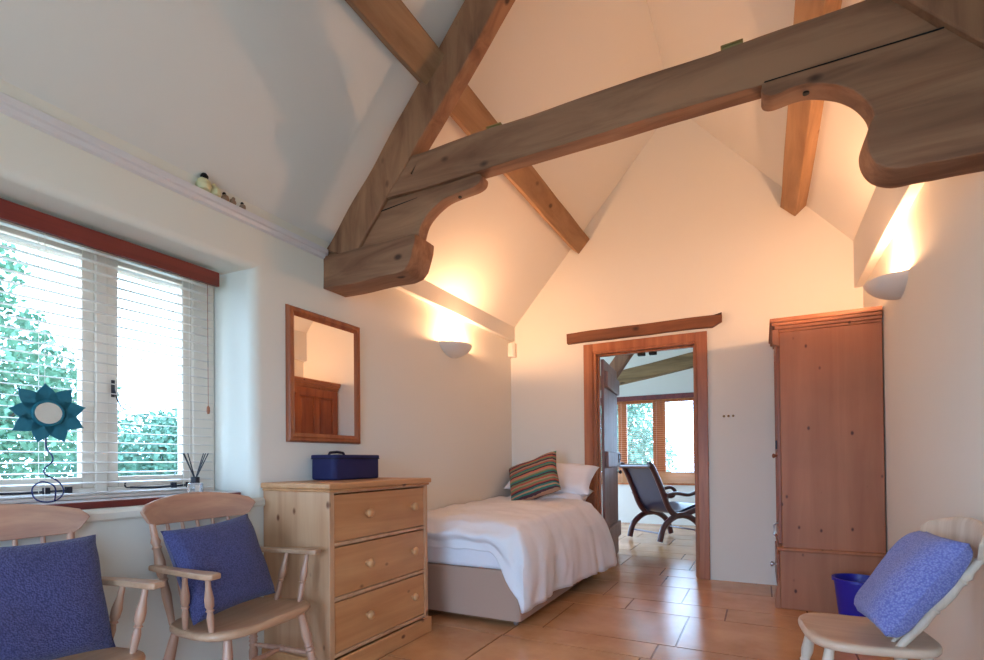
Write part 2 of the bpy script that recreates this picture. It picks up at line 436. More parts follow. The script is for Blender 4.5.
for (a, b_) in ((.29, .73), (.78, 1.28), (1.33, 1.74)):
    m = MB(); z0, z1 = WZ0+.05, WZ1-.05; w = .05; x0, x1 = wx0+.008, wx1-.012
    m.box((x0, a, z0), (x1, a+w, z1)); m.box((x0, b_-w, z0), (x1, b_, z1))
    m.box((x0, a+w, z0), (x1, b_-w, z0+w)); m.box((x0, a+w, z1-w), (x1, b_-w, z1))
    s = m.build('casement', M['frame_cream'], win, bevel=.004)
    Bx((x0+.02, a+w-.004, z0+w-.004), (x0+.026, b_-w+.004, z1-w+.004)).build('pane', M['glass'], s, smooth=0)
# casement stays and curly catches
for yy in (1.42, .88):
    m = MB(); m.tube([(wx1+.012, yy, .99), (wx1+.012, yy+.12, .985), (wx1+.012, yy+.30, .99)], .005, 8)
    m.tube([(wx1+.012, yy, .99)]+[(wx1+.012, yy-.012+.012*cos(t), 1.004-.014*sin(t)) for t in [pi/2+k*.5 for k in range(8)]], .0035, 8)
    m.box((wx1-.002, yy+.2, .975), (wx1+.02, yy+.22, 1.005)); m.box((wx1-.002, yy+.28, .975), (wx1+.02, yy+.30, 1.005))
    m.build('casement_stay', M['black'], win)
for yy in (1.355,):
    m = MB(); m.box((wx1-.014, yy-.006, 1.42), (wx1-.002, yy+.006, 1.50))
    m.tube([(wx1-.004, yy, 1.47), (wx1+.01, yy+.006, 1.42), (wx1+.02, yy+.02, 1.375), (wx1+.02, yy+.045, 1.36), (wx1+.02, yy+.062, 1.375), (wx1+.02, yy+.058, 1.395), (wx1+.02, yy+.042, 1.395), (wx1+.02, yy+.042, 1.38)], .0035, 8)
    m.build('casement_catch', M['black'], win)
# window board
wb = MB().box((wx1-.002, WY0-.02, .915), (-2.50, 1.87, .945)).build('window_sill', M['mahogany'], win, bevel=.004)
MB().box((wx1, WY0, .945), (-2.508, 1.868, .949)).build('sill_top', M['gloss_white'], wb, smooth=0)

# venetian blind
vb = empty('venetian_blind', (-2.63, 1.0, 0), label='open cream slatted venetian blind under a dark red pelmet at the near window', cat='blind')
def inv(o, parent): o.parent = parent; o.matrix_parent_inverse = Matrix.Translation(-Vector(parent.location)); return o
bx = -2.645
inv(hewn((-2.62, .24, 2.06), (-2.60, 1.815, 2.135), amp=0).build('pelmet', M['mahogany'], bevel=.003), vb)
inv(Bx((-2.675, .25, 2.09), (-2.622, 1.80, 2.125)).build('headrail', M['gloss_white'], bevel=.002), vb)
NS = 25
for k in range(NS):
    z = .975 + k*(2.055-.975)/(NS-1)
    m = MB(); n = 6
    t0 = -.10
    pts = []
    for i in range(n+1):
        a = -1+2*i/n; pts.append((bx+.0245*a, z + .0025*(1-a*a) + t0*.0245*a))
    poly = [(x, zz+.001) for x, zz in pts] + [(x, zz-.001) for x, zz in pts[::-1]]
    m.prism(poly, 1, .255, 1.792)
    inv(m.build('slat', M['blind']), vb)
inv(Bx((bx-.024, .255, .951), (bx+.024, 1.792, .966)).build('bottom_rail', M['blind'], bevel=.002), vb)
for yy in (.42, 1.05, 1.66):
    m = MB()
    for dx in (-.026, .026): m.tube([(bx+dx, yy, .955), (bx+dx, yy, 2.10)], .0012, 6)
    inv(m.build('ladder_cord', M['plastic']), vb)
m = MB(); m.tube([(bx+.034, 1.755, 2.09), (bx+.034, 1.757, 1.40)], .0015, 6); m.lathe([(.002, 0), (.008, -.01), (.009, -.03), (.006, -.045)], (bx+.034, 1.757, 1.41), 10)
inv(m.build('pull_cord', M['pine_frame']), vb)

# ---------------------------------------------------------------- doorway, frame and open plank door
dr = empty('door_1'); dr['kind'] = 'structure'
fr = MB(); 
fr.box((-1.60, YF-.022, 0), (-1.50, YF, 2.275)); fr.box((-.535, YF-.022, 0), (-.432, YF, 2.275)); fr.box((-1.50, YF-.022, 2.19), (-.535, YF, 2.275))
fr.box((-1.565, YF-.012, 0), (-1.475, YF+.16, 2.24)); fr.box((-.545, YF-.012, 0), (-.455, YF+.16, 2.24)); fr.box((-1.475, YF-.012, 2.17), (-.545, YF+.16, 2.24))
fr.box((-1.475, YF+.05, 0), (-1.46, YF+.10, 2.17)); fr.box((-.56, YF+.05, 0), (-.545, YF+.10, 2.17)); fr.box((-1.46, YF+.05, 2.155), (-.56, YF+.10, 2.17))
for x0, x1 in ((-1.515, -1.507), (-.528, -.520)): fr.box((x0, YF-.028, 0), (x1, YF-.02, 2.2))
fr.build('door_frame', M['door_frame_z'], dr, bevel=.004)
# leaf swung open into the next room
leaf = MB(); lx = -1.475
for k in range(6):
    leaf.box((lx, YF+.17+k*.142, .01), (lx+.03, YF+.17+k*.142+.139, 2.15))
lf = leaf.build('door_leaf', M['door_leaf'], dr, bevel=.003)
PV = Matrix.Translation((-1.475, YF+.17, 0)) @ Matrix.Rotation(radians(5), 4, 'Z') @ Matrix.Translation((1.475, -YF-.17, 0))
lf.matrix_world = PV
for z in (1.86, 1.02, .22): Bx((lx+.03, YF+.20, z), (lx+.065, YF+1.0, z+.17)).build('ledge_batten', M['door_leaf'], lf, bevel=.008)
m = MB(); m.box((lx+.065, YF+.86, 1.07), (lx+.072, YF+.92, 1.17)); m.tube([(lx+.06, YF+.89, 1.10), (lx+.085, YF+.89, 1.11), (lx+.085, YF+.89, 1.16), (lx+.06, YF+.89, 1.17)], .006, 8)
m.build('latch', M['black'], lf)
m = MB(); m.lathe([(.006, 0), (.008, .02), (.022, .035), (.022, .05), (.008, .058)], (0, 0, 0), 14, mat=Matrix.Translation((lx+.03, YF+.95, .96)) @ Matrix.Rotation(pi/2, 4, 'Y'))
m.build('door_knob', M['black'], lf)
for x in (-1.085, -.975): Bx((x, YF+.1, 2.135), (x+.07, YF+.16, 2.17)).build('door_catch', M['dark'], dr, bevel=.004)
for z in (1.85, .2, 1.15): Bx((-.56, YF+.10, z), (-.55, YF+.16, z+.12)).build('keep', M['mahogany'], dr, bevel=.002)

m = hewn((-1.765, YF-.055, 2.30), (-.30, YF+.01, 2.405), amp=.012, cuts=(18, 2, 3), seed=3)
for v in m.bm.verts:
    if v.co.x > -.36 and v.co.z < 2.35: v.co.z += (v.co.x+.36)*.8
tag(m.build('lintel_beam', M['lintel'], bevel=.006, merge=1e-4), 'dark rough-hewn oak lintel across the top of the doorway', 'beam')
# three little screws in the far wall
for i, x in enumerate((-.30, -.262, -.224)):
    m = MB(); m.lathe([(.010, 0), (.011, .004), (.008, .012), (.003, .014)], (0, 0, 0), 12, mat=Matrix.Translation((x, YF, 1.487)) @ Matrix.Rotation(pi/2, 4, 'X'))
    tag(m.build('wall_stud', M['brass']), ('left', 'middle', 'right')[i] + ' one of the three small brass studs on the wall between door and wardrobe', 'stud', 'brass studs on the far wall')
# corner motion sensor
m = MB(); m.prism([(XL, YF), (XL+.075, YF), (XL+.07, YF-.045), (XL+.045, YF-.07), (XL, YF-.075)], 2, 2.225, 2.375)
sn = tag(m.build('alarm_sensor', M['plastic'], bevel=.008), 'small white alarm sensor box high in the corner above the bed', 'sensor')
Bx((XL+.03, YF-.064, 2.25), (XL+.056, YF-.062, 2.30)).build('sensor_lens', M['gloss_white'], sn)

# ---------------------------------------------------------------- roof timbers
Y0, Y1 = 2.415, 2.587
# left principal rafter (polygon in the x-z plane)
def dense(P, step=.03):
    out = []
    for i in range(len(P)):
        a, b_ = Vector(P[i]), Vector(P[(i+1) % len(P)]); n = max(1, int((b_-a).length/step))
        for k in range(n): out.append(tuple(a.lerp(b_, k/n)))
    return out
def curve2(P, n=5): return [(p.x, p.z) for p in smooth_path([(q[0], 0, q[1]) for q in P], n)]
def smooth_path(P, n=6):
    P = [Vector(p) for p in P]; out = []
    for i in range(len(P)-1):
        a, b_, c, d = P[max(i-1, 0)], P[i], P[i+1], P[min(i+2, len(P)-1)]
        for k in range(n):
            t = k/n; out.append(.5*((2*b_)+(-a+c)*t+(2*a-5*b_+4*c-d)*t*t+(-a+3*b_-3*c+d)*t**3))
    out.append(P[-1]); return out
def rough_prism(P, y0, y1, amp=.005, seed=0, ny=4):
    m = MB(); P = dense(P); n = len(P); rings = []
    for j in range(ny+1):
        y = y0+(y1-y0)*j/ny; rg = []
        for x, z in P:
            q = Vector((x, y, z))*5+Vector((seed*5.3, seed, seed*2.1))
            rg.append(m.bm.verts.new((x+noise.noise(q)*amp, y, z+noise.noise(q+Vector((9, 0, 0)))*amp)))
        rings.append(rg)
    m.skin(rings); return m
def roughen(m, amp=.006, freq=4, seed=0):
    bmesh.ops.triangulate(m.bm, faces=[f for f in m.bm.faces if len(f.verts) > 4])
    bmesh.ops.subdivide_edges(m.bm, edges=m.bm.edges, cuts=3, use_grid_fill=True)
    for v in m.bm.verts:
        q = v.co*freq + Vector((seed*5.3, seed, seed*2.1))
        v.co += Vector((noise.noise(q), noise.noise(q+Vector((9, 0, 0))), noise.noise(q+Vector((0, 9, 0)))))*amp
    return m
def rafter(sign):
    m = MB()
    f = (lambda x: x) if sign < 0 else (lambda x: 2*(-.665)-x)
    x0 = XL+.0
    top = lambda x: 2.435+1.125*(x-XL); bot = lambda x: 2.705+1.135*(x+1.888)
    N = 9; a = []; b_ = []
    xe = -.70
    for i in range(N+1):
        x = XL+.002+(xe-XL)*i/N; a.append((f(x), top(x)))
    for i in range(N+1):
        x = -2.20+(xe+2.20)*i/N; b_.append((f(x), bot(x)))
    # quads strip
    for (p, q) in ((Y0-.004, 2.515),):
        V = {}
        for i in range(N+1):
            for j, pt in ((0, a[i]), (1, b_[i])):
                for k, y in ((0, p), (1, q)): V[i, j, k] = m.bm.verts.new((pt[0], y, pt[1]))
        for i in range(N):
            m.bm.faces.new((V[i,0,0], V[i+1,0,0], V[i+1,1,0], V[i,1,0])); m.bm.faces.new((V[i,0,1], V[i,1,1], V[i+1,1,1], V[i+1,0,1]))
            m.bm.faces.new((V[i,0,0], V[i,0,1], V[i+1,0,1], V[i+1,0,0])); m.bm.faces.new((V[i,1,0], V[i+1,1,0], V[i+1,1,1], V[i,1,1]))
        m.bm.faces.new((V[0,0,0], V[0,1,0], V[0,1,1], V[0,0,1])); m.bm.faces.new((V[N,0,0], V[N,0,1], V[N,1,1], V[N,1,0]))
    return m
m = roughen(rafter(-1), .008, seed=1)
tag(m.build('roof_rafter', M['oak_z'], bevel=.006), 'thick oak rafter rising from the left wall, crossed by a purlin', 'beam')
m = rafter(1)
for v in m.bm.verts: v.co.y -= .03; 
m = roughen(m, .008, seed=2)
tag(m.build('roof_rafter', M['oak_z'], bevel=.006), 'oak rafter coming down to the right wall in the top right corner', 'beam')
# tie beam
m = hewn((-1.95, Y0+.006, 2.652), (.85, 2.512, 2.855), amp=.009, cuts=(30, 3, 4), seed=5)
for v in m.bm.verts:
    if v.co.x < -1.8: v.co.x += (v.co.z-2.65)*.85
tag(m.build('tie_beam', M['oak'], bevel=.008, merge=1e-4), 'long horizontal oak tie beam spanning the room high up', 'beam')
# left corbel: scrolled bracket over a block
cl = empty('corbel', (XL, 2.5, 2.18), label='scrolled oak corbel under the left end of the tie beam', cat='corbel')
pl = [(XL+.0, 2.43), (-2.22, 2.648)] + curve2([(-1.335, 2.648), (-1.312, 2.632), (-1.318, 2.600), (-1.35, 2.584), (-1.39, 2.580), (-1.46, 2.577), (-1.547, 2.565), (-1.62, 2.532), (-1.675, 2.49), (-1.705, 2.45), (-1.725, 2.39)]) + [(XL, 2.38)]
inv(rough_prism(pl, Y0+.02, 2.515, .004, 7).build('bracket', M['oak'], bevel=.005), cl)
# drying cracks
m = MB()
m.tube([(-2.10, Y0+.019, 2.585), (-1.98, Y0+.018, 2.595), (-1.86, Y0+.018, 2.603), (-1.73, Y0+.018, 2.612)], [.0008, .003, .0025, .0008], 6)
inv(m.build('crack', M['dark']), cl)
pb = [(XL, 2.188), (-1.86, 2.188), (-1.80, 2.20), (-1.765, 2.235), (-1.745, 2.29), (-1.728, 2.34), (-1.722, 2.392), (XL, 2.392)]
inv(rough_prism(pb, Y0-.018, Y1+.01, .008, 8).build('block', M['oak'], bevel=.006), cl)
m = MB(); m.lathe([(.010, 0), (.010, .006)], (-1.47, Y0+.06, 2.566), 12); inv(m.build('peg_hole', M['dark']), cl)
# right corbel
crb = empty('corbel', (XR, 2.5, 2.18), label='large scrolled oak corbel under the right end of the tie beam', cat='corbel')
prr = [(XR+.01, 2.648)] + curve2([(.022, 2.648), (.018, 2.62), (.026, 2.598), (.05, 2.586), (.086, 2.586), (.139, 2.592), (.19, 2.588), (.25, 2.566), (.30, 2.538), (.35, 2.492), (.385, 2.436), (.397, 2.389)]) + [(XR+.01, 2.36)]
inv(rough_prism(prr, Y0-.01, 2.515, .004, 9).build('bracket', M['oak'], bevel=.005), crb)
pbr = [(XR+.01, 2.16), (.60, 2.165)] + curve2([(.54, 2.17), (.47, 2.172), (.41, 2.20), (.378, 2.25), (.368, 2.31), (.378, 2.36), (.392, 2.392)]) + [(XR+.01, 2.392)]
inv(rough_prism(pbr, Y0-.014, 2.56, .006, 10).build('block', M['oak'], bevel=.006), crb)
m = MB(); m.lathe([(.012, 0), (.012, .01)], (.18, Y0+.045, 2.583), 12); inv(m.build('peg_hole', M['dark']), crb)
inv(MB().box((.03, Y0-.012, 2.6475), (XR, Y0+.0, 2.6505)).build('joint_line', M['dark'], smooth=0), crb)

# purlins: rectangular timbers set square to each slope
def purlin(sign, label):
    a = Vector((-1.523, 0, 3.347)); b_ = Vector((-1.645, 0, 3.217))
    n = Vector((-S, 0, 1)).normalized()*.112
    pts = [a, b_, b_+n, a+n]
    if sign > 0:
        a = Vector((.169, 0, 3.279)); b_ = Vector((.283, 0, 3.172)); n = Vector((.735, 0, .678))*.122
        pts = [a, b_, b_+n, a+n]
    m = MB(); N = 26; rings = []
    for i in range(N+1):
        y = YB+(YF-YB)*i/N; rings.append([m.bm.verts.new((p.x+noise.noise(Vector((y*2, p.x*4, p.z*4)))*.006, y, p.z+noise.noise(Vector((y*2, p.z*4, 7)))*.006)) for p in pts])
    m.skin(rings)
    return tag(m.build('purlin', M['oak_y'], bevel=.006), label, 'beam')
purlin(-1, 'oak purlin running down the left roof slope to the gable')
purlin(1, 'oak purlin under the right roof slope, ending over the wardrobe')
for x, lb in ((-.131, 'small olive metal box on the tie beam, nearer its middle'), (-1.285, 'small olive metal box on the tie beam beside the left rafter')):
    m = MB(); m.box((x, 2.45, 2.855), (x+.08, 2.50, 2.885)); o = m.build('light_box', M['olive'], bevel=.004)
    tag(o, lb, 'light box'); Bx((x-.004, 2.446, 2.885), (x+.084, 2.504, 2.893)).build('rim', M['olive'], o, bevel=.003)

# things on the ledge
def ornament(y, s, lb, capcol='dark', body='cream', x=XL+.018):
    s *= 1.3
    root = empty('ledge_ornament', (x, y, 2.436), random.random()*3, lb, 'ornament', 'ornaments on the ledge')
    m = MB(); m.lathe([(.006*s, 0), (.024*s, .004*s), (.030*s, .02*s), (.024*s, .04*s), (.014*s, .05*s), (.003*s, .052*s)], seg=14)
    for v in m.bm.verts: v.co += Vector((noise.noise(v.co*60+Vector((s*9, 0, 0))), noise.noise(v.co*60+Vector((0, 4, s))), 0))*.006*s
    m.build('body', M[body], root)
    m = MB(); m.lathe([(.004*s, 0), (.014*s, .004*s), (.015*s, .012*s), (.008*s, .022*s), (.002*s, .024*s)], (-.004*s, -.006*s, .045*s), 12); m.build('head', M[capcol], root)
    return root
ornament(1.600, .95, 'cream ornament with a black top, largest on the ledge')
ornament(1.662, .7, 'pale yellow ornament touching the largest one on the ledge', 'cream')
ornament(1.715, .50, 'small dark-topped brown ornament, middle of the row on the ledge', 'dark', 'stone')
ornament(1.757, .45, 'small all-brown ornament on the ledge', 'stone', 'stone')
ornament(1.815, .42, 'tiny black-headed ornament on the ledge nearest the truss', 'dark', 'stone')

# ---------------------------------------------------------------- wall lights
def sconce(x, y, z, side, label):
    """half-bowl uplighter; side=+1 projects towards +x"""
    root = empty('wall_uplighter', (x, y, z), 0 if side > 0 else pi, label, 'wall light', 'uplighter bowls')
    m = MB(); N, K = 28, 9; W, D, Hh = .20, .18, .11
    rings_o = []; rings_i = []
    for k in range(K+1):
        t = k/K; zz = -Hh*(1-t); s = (1-(1-t)**2.2)**.62*.86+.14*t
        ro = []; ri = []
        for i in range(N+1):
            a = -pi/2+pi*i/N
            ro.append(m.bm.verts.new((D*s*cos(a), W*s*sin(a), zz)))
            si = max(.02, s-.05); ri.append(m.bm.verts.new((D*si*cos(a), W*si*sin(a), zz+.012*(1-t))))
        rings_o.append(ro); rings_i.append(ri)
    for R_ in (rings_o, rings_i):
        for a, b_ in zip(R_, R_[1:]):
            for i in range(N): m.bm.faces.new((a[i], a[i+1], b_[i+1], b_[i]))
    for i in range(N): m.bm.faces.new((rings_o[-1][i], rings_o[-1][i+1], rings_i[-1][i+1], rings_i[-1][i]))
    m.build('bowl', M['sconce'], root, smooth=50)
    Bx((0, -.05, -.07), (.012, .05, -.01)).build('backplate', M['sconce'], root, bevel=.002)
    m = MB(); m.lathe([(.004, -.03), (.012, -.025), (.02, -.005), (.018, .012), (.004, .022)], (.06, 0, -.035), 14); m.build('bulb', M['bulb'], root)
    return root
def warm(name, loc, e, r=.03):
    l = bpy.data.lights.new(name, 'POINT'); l.energy = e; l.color = (1, .53, .27); l.shadow_soft_size = r
    o = bpy.data.objects.new(name, l); COL.objects.link(o); o.location = loc; return o
SE = 53
sconce(XL, 3.91, 2.125, 1, 'white half-bowl uplighter on the left wall above the bed')
warm('lamp_glow', (XL+.07, 3.91, 2.135), SE)
sconce(XR, 3.88, 2.16, -1, 'white half-bowl uplighter on the right wall over the wardrobe')
warm('lamp_glow', (XR-.07, 3.88, 2.17), SE)

# ---------------------------------------------------------------- mirror on the left wall
mr = empty('wall_mirror', (XL, 2.405, 1.22), label='rectangular mirror in an orange pine frame above the chest', cat='mirror')
y0, y1, z0, z1, w = 2.103, 2.712, 1.222, 2.018, .055
def fbar(poly):
    m = MB()
    A = [m.bm.verts.new((XL+.002, y, z)) for y, z in poly]; B = [m.bm.verts.new((XL+.026 if i in (0, 1) else XL+.018, y, z)) for i, (y, z) in enumerate(poly)]
    m.bm.faces.new(A); m.bm.faces.new(B[::-1])
    for i in range(4): m.bm.faces.new((A[i], B[i], B[(i+1) % 4], A[(i+1) % 4]))
    return m
fm = MB()
fm.box((XL, y0, z0), (XL+.022, y1, z0+.001))
m = MB()
prof = [(0, 0), (.004, .018), (.012, .026), (.026, .022), (.034, .026), (.046, .018), (.055, .010)]
def frame_mesh(y0, y1, z0, z1, prof, x):
    m = MB(); rings = []
    for d, h in prof + [(prof[-1][0], 0)]:
        rings.append([m.bm.verts.new((x+h, yy, zz)) for yy, zz in ((y0+d, z0+d), (y1-d, z0+d), (y1-d, z1-d), (y0+d, z1-d))])
    for a, b_ in zip(rings, rings[1:]):
        for k in range(4): m.bm.faces.new((a[k], a[(k+1) % 4], b_[(k+1) % 4], b_[k]))
    return m
fm.bm.free()
inv(frame_mesh(y0, y1, z0, z1, prof, XL+.001).build('frame', M['pine_frame'], smooth=25), mr)
inv(Bx((XL+.001, y0+.05, z0+.05), (XL+.011, y1-.05, z1-.05)).build('mirror_glass', M['mirror'], smooth=0), mr)

# ---------------------------------------------------------------- chest of drawers
CX0, CX1, CY0, CY1, CZ = XL+.006, -1.935, 1.945, 2.808, .995
ch = empty('chest_of_drawers', ((CX0+CX1)/2, 2.4, 0), label='waxed pine chest of three drawers beside the bed', cat='chest of drawers')
m = MB()
m.box((CX0, CY0, 0), (CX1, CY0+.035, CZ-.03)); m.box((CX0, CY1-.035, 0), (CX1, CY1, CZ-.03)); m.box((CX0, CY0+.035, 0), (CX0+.015, CY1-.035, CZ-.03))
for z in (.115, .400, .680, .952): m.box((CX0+.015, CY0+.035, z-.010), (CX1, CY1-.035, z+.010))
inv(m.build('carcass', M['pine'], bevel=.003), ch)
m = MB(); m.box((CX0, CY0-.02, CZ-.03), (CX1+.022, CY1+.02, CZ)); m.box((CX0, CY0-.01, CZ-.045), (CX1+.012, CY1+.01, CZ-.03))
inv(m.build('top', M['pine_y'], bevel=.007), ch)
m = MB(); m.box((CX1, CY0-.015, 0), (CX1+.018, CY1+.015, .10)); m.box((CX0, CY0-.018, 0), (CX1, CY0, .10)); m.box((CX0, CY1, 0), (CX1, CY1+.015, .10))
inv(m.build('plinth', M['pine_y'], bevel=.006), ch)
for z0_, z1_ in ((.128, .383), (.413, .663), (.693, .934)):
    d = inv(MB().box((CX1-.40, CY0+.038, z0_), (CX1-.004, CY1-.038, z1_)).build('drawer', M['pine_y'], bevel=.003), ch)
    for yy in (2.225, 2.640):
        k = MB(); k.lathe([(.011, 0), (.011, .012), (.020, .018), (.025, .028), (.024, .038), (.017, .046), (.004, .049)], seg=22, mat=Matrix.Translation((CX1-.005, yy, (z0_+z1_)/2+.01)) @ Matrix.Rotation(pi/2, 4, 'Y'))
        ko = k.build('knob', M['pine_y'], smooth=70); ko.parent = d; ko.matrix_parent_inverse = ch.matrix_world.inverted() if False else Matrix.Translation((0, 0, 0))
        ko.matrix_parent_inverse = Matrix.Identity(4)
# navy case on top
bg = empty('storage_case', (-2.305, 2.465, CZ), label='navy fabric zipped case lying on the chest of drawers', cat='case')
def rr(x0, x1, y0, y1, r, n=6):
    return arc(x1-r, y1-r, r, 0, 90, n)+arc(x0+r, y1-r, r, 90, 180, n)+arc(x0+r, y0+r, r, 180, 270, n)+arc(x1-r, y0+r, r, 270, 360, n)
MB().prism(rr(-.10, .10, -.205, .205, .035), 2, .002, .135).build('body', M['navy'], bg, bevel=.012, seg=3)
MB().prism(rr(-.105, .105, -.21, .21, .038), 2, .130, .152).build('lid', M['navy'], bg, bevel=.006)
MB().prism(rr(-.107, .107, -.212, .212, .04), 2, .126, .133).build('zip', M['navy_dark'], bg)
m = MB(); m.tube([(0.0, -.15, .15), (.0, -.14, .165), (.0, -.08, .170), (.0, -.03, .165), (.0, -.02, .15)], .008, 8); m.build('handle', M['navy_dark'], bg)
m = MB(); m.tube([(0.05, .20, .11), (0.05, .228, .10), (0.05, .228, .06), (.05, .20, .05)], .008, 8); m.build('side_handle', M['navy_dark'], bg)

# ---------------------------------------------------------------- windsor chairs
LEGP = [(0, .012), (.05, .016), (.2, .02), (.33, .023), (.42, .017), (.44, .021), (.46, .016), (.49, .021), (.51, .016), (.54, .021), (.57, .017), (.62, .022), (.8, .02), (1, .016)]
SPIN = [(0, .007), (.12, .008), (.3, .0105), (.42, .0075), (.45, .011), (.48, .0075), (.52, .011), (.6, .0125), (.8, .009), (1, .007)]
STILE = [(0, .012), (.1, .014), (.3, .019), (.42, .015), (.44, .020), (.46, .014), (.5, .020), (.62, .021), (.74, .015), (.76, .02), (.78, .0145), (.82, .02), (.86, .014), (1, .012)]
ARMP = [(0, .010), (.12, .012), (.3, .0145), (.40, .010), (.42, .016), (.45, .011), (.5, .017), (.62, .018), (.82, .011), (1, .010)]
def seat_mesh(zt, wf, wb, dp, th=.036):
    m = MB(); N, K = 56, 7
    def outline(a, s=1):
        c, sn_ = cos(a), sin(a); e = 2/3.3
        x = abs(c)**e*(1 if c > 0 else -1)*dp/2; u = (x/(dp/2)+1)/2
        w = (wb+(wf-wb)*u)/2; y = abs(sn_)**e*(1 if sn_ > 0 else -1)*w
        return x*s, y*s
    def dip(x, y):
        r = sqrt((x/(dp/2))**2+(y/(wf/2))**2)
        d = -.012*max(0, 1-r**2)
        # two saddle hollows with a ridge between them at the front
        return d + (.006*max(0, x/(dp/2))*math.exp(-(y/.05)**2) if x > 0 else 0)
    rings = []
    ctr = m.bm.verts.new((0, 0, zt+dip(0, 0)))
    for k in range(1, K+1):
        s = k/K*.96; rings.append([m.bm.verts.new((*outline(2*pi*i/N, s), zt+dip(*outline(2*pi*i/N, s)))) for i in range(N)])
    for s, dz in ((.99, -.006), (1, -.014), (.995, -.024), (.97, -.032), (.9, -th)):
        rings.append([m.bm.verts.new((*outline(2*pi*i/N, s), zt+dz)) for i in range(N)])
    for i in range(N): m.bm.faces.new((ctr, rings[0][i], rings[0][(i+1) % N]))
    m.skin(rings, caps=False); m.bm.faces.new(rings[-1])
    return m
def crest_mesh(zc, xc, hw=.295, hc=.13, bend=.055, th=.024):
    m = MB(); N = 24; rings = []
    for i in range(N+1):
        u = -1+2*i/N
        zt = zc-.043*u*u; zb = zc-hc+.004*u*u
        ut = u*hw; ub = u*(hw-.032)
        if abs(u) > .93: zt -= (abs(u)-.93)*.25; zb += (abs(u)-.93)*.2
        ring_ = []
        for zf, yf in ((0, ub), (.5, (ub+ut)/2+.003*u), (.85, ut), (1, ut)):
            zz = zb+(zt-zb)*zf; x = xc+bend*(yf/hw)**2-(zz-zb)*.12
            ring_.append((x+(th/2 if zf < 1 else th/5), yf, zz))
        for zf, yf in ((1, ut), (.85, ut), (.5, (ub+ut)/2+.003*u), (0, ub)):
            zz = zb+(zt-zb)*zf; x = xc+bend*(yf/hw)**2-(zz-zb)*.12
            ring_.append((x-(th/2 if zf < 1 else th/5), yf, zz))
        rings.append([m.bm.verts.new(p) for p in ring_])
    m.skin(rings); return m
def windsor(label, arms=True, mats=('beech', 'beech_y', 'beech_x'), zt=.43, wf=.60, wb=.51, dp=.43, zc=.967, nsp=5, cat='chair', xc=-.245, pb=.045):
    r = empty('windsor_armchair' if arms else 'windsor_chair', label=label, cat=cat)
    W, WY, WX = (M[k] for k in mats)
    seat_mesh(zt, wf, wb, dp).build('seat', WX, r, smooth=50)
    hw = .295 if arms else .295*wf/.54
    crest_mesh(zc, xc-.035, hw=hw).build('crest_rail', WY, r, smooth=45, bevel=.003)
    zb = zc-.13
    hx = dp/2
    for sy in (-1, 1):
        for sx in (-1, 1):
            top = (sx*(hx-.07), sy*(wb/2-.05), zt-.022); bot = (sx*(hx-.005), sy*(wb/2+.01), 0)
            MB().turned(top, bot, LEGP).build('leg', W, r, smooth=50)
    f = lambda sx, sy, z: Vector((sx*((hx-.07)+(.065)*(1-z/(zt-.022))), sy*((wb/2-.05)+.06*(1-z/(zt-.022))), z))
    for sy in (-1, 1): MB().turned(f(1, sy, .19), f(-1, sy, .19), [(0, .008), (.15, .011), (.4, .014), (.44, .011), (.47, .017), (.53, .017), (.56, .011), (.6, .014), (.85, .011), (1, .008)]).build('stretcher', W, r, smooth=50)
    MB().turned((f(1, 1, .19)+f(-1, 1, .19))/2, (f(1, -1, .19)+f(-1, -1, .19))/2, [(0, .008), (.2, .013), (.45, .011), (.48, .016), (.52, .016), (.55, .011), (.8, .013), (1, .008)]).build('stretcher', W, r, smooth=50)
    yo = wb/2-.05
    def top_pt(y): return Vector((xc-.036+.055*(y/hw)**2, y, zb+.012))
    for sy in (-1, 1): MB().turned((-hx+pb, sy*yo, zt-.012), top_pt(sy*(hw-.055)), STILE).build('back_post', W, r, smooth=50)
    for i in range(nsp):
        u = -1+2*(i+1)/(nsp+1)
        MB().turned((-hx+pb, u*yo, zt-.012), top_pt(u*(hw-.055)), SPIN).build('spindle', W, r, smooth=50)
    if arms:
        za = zt+.225
        for sy in (-1, 1):
            pts = []
            n = 14; L_ = []; R_ = []
            x0, x1 = -.235, .185
            for i in range(n+1):
                t = i/n; x = x0+(x1-x0)*t; c = sy*(.245+.045*sin(t*pi/2)); wd = .020+.014*t**1.5
                if t > .93: wd *= sqrt(max(.25, 1-((t-.93)/.09)**2))
                L_.append((x, c-wd)); R_.append((x, c+wd))
            m = MB().prism(L_+R_[::-1], 2, za-.002, za+.021)
            m.build('arm', WX, r, bevel=.006, seg=3, smooth=50)
            for xs, xt in ((.105, .125), (-.04, .0)):
                MB().turned((xs, sy*(wf/2-.055), zt-.012), (xt, sy*.28, za+.002), ARMP).build('arm_support', W, r, smooth=50)
    return r
A = windsor('pale wooden armchair with blue cushion, beside the chest of drawers')
A.location = (-2.085, 1.560, 0); A.rotation_euler.z = radians(6)
B_ = copy_tree(A); B_['label'] = 'pale wooden armchair cut off by the left edge of the photo'; B_.location = (-2.085, .805, 0); B_.rotation_euler.z = radians(5)
A['group'] = B_['group'] = 'armchairs below the window'
C_ = windsor('armless washed-wood chair with lilac cushion by the right wall', False, ('beech_white', 'beech_white', 'beech_white_y'), zt=.43, wf=.45, wb=.40, dp=.43, zc=.875, nsp=4, xc=-.285, pb=.15)
C_.location = (.345, 2.47, 0); C_.rotation_euler.z = pi+radians(6)

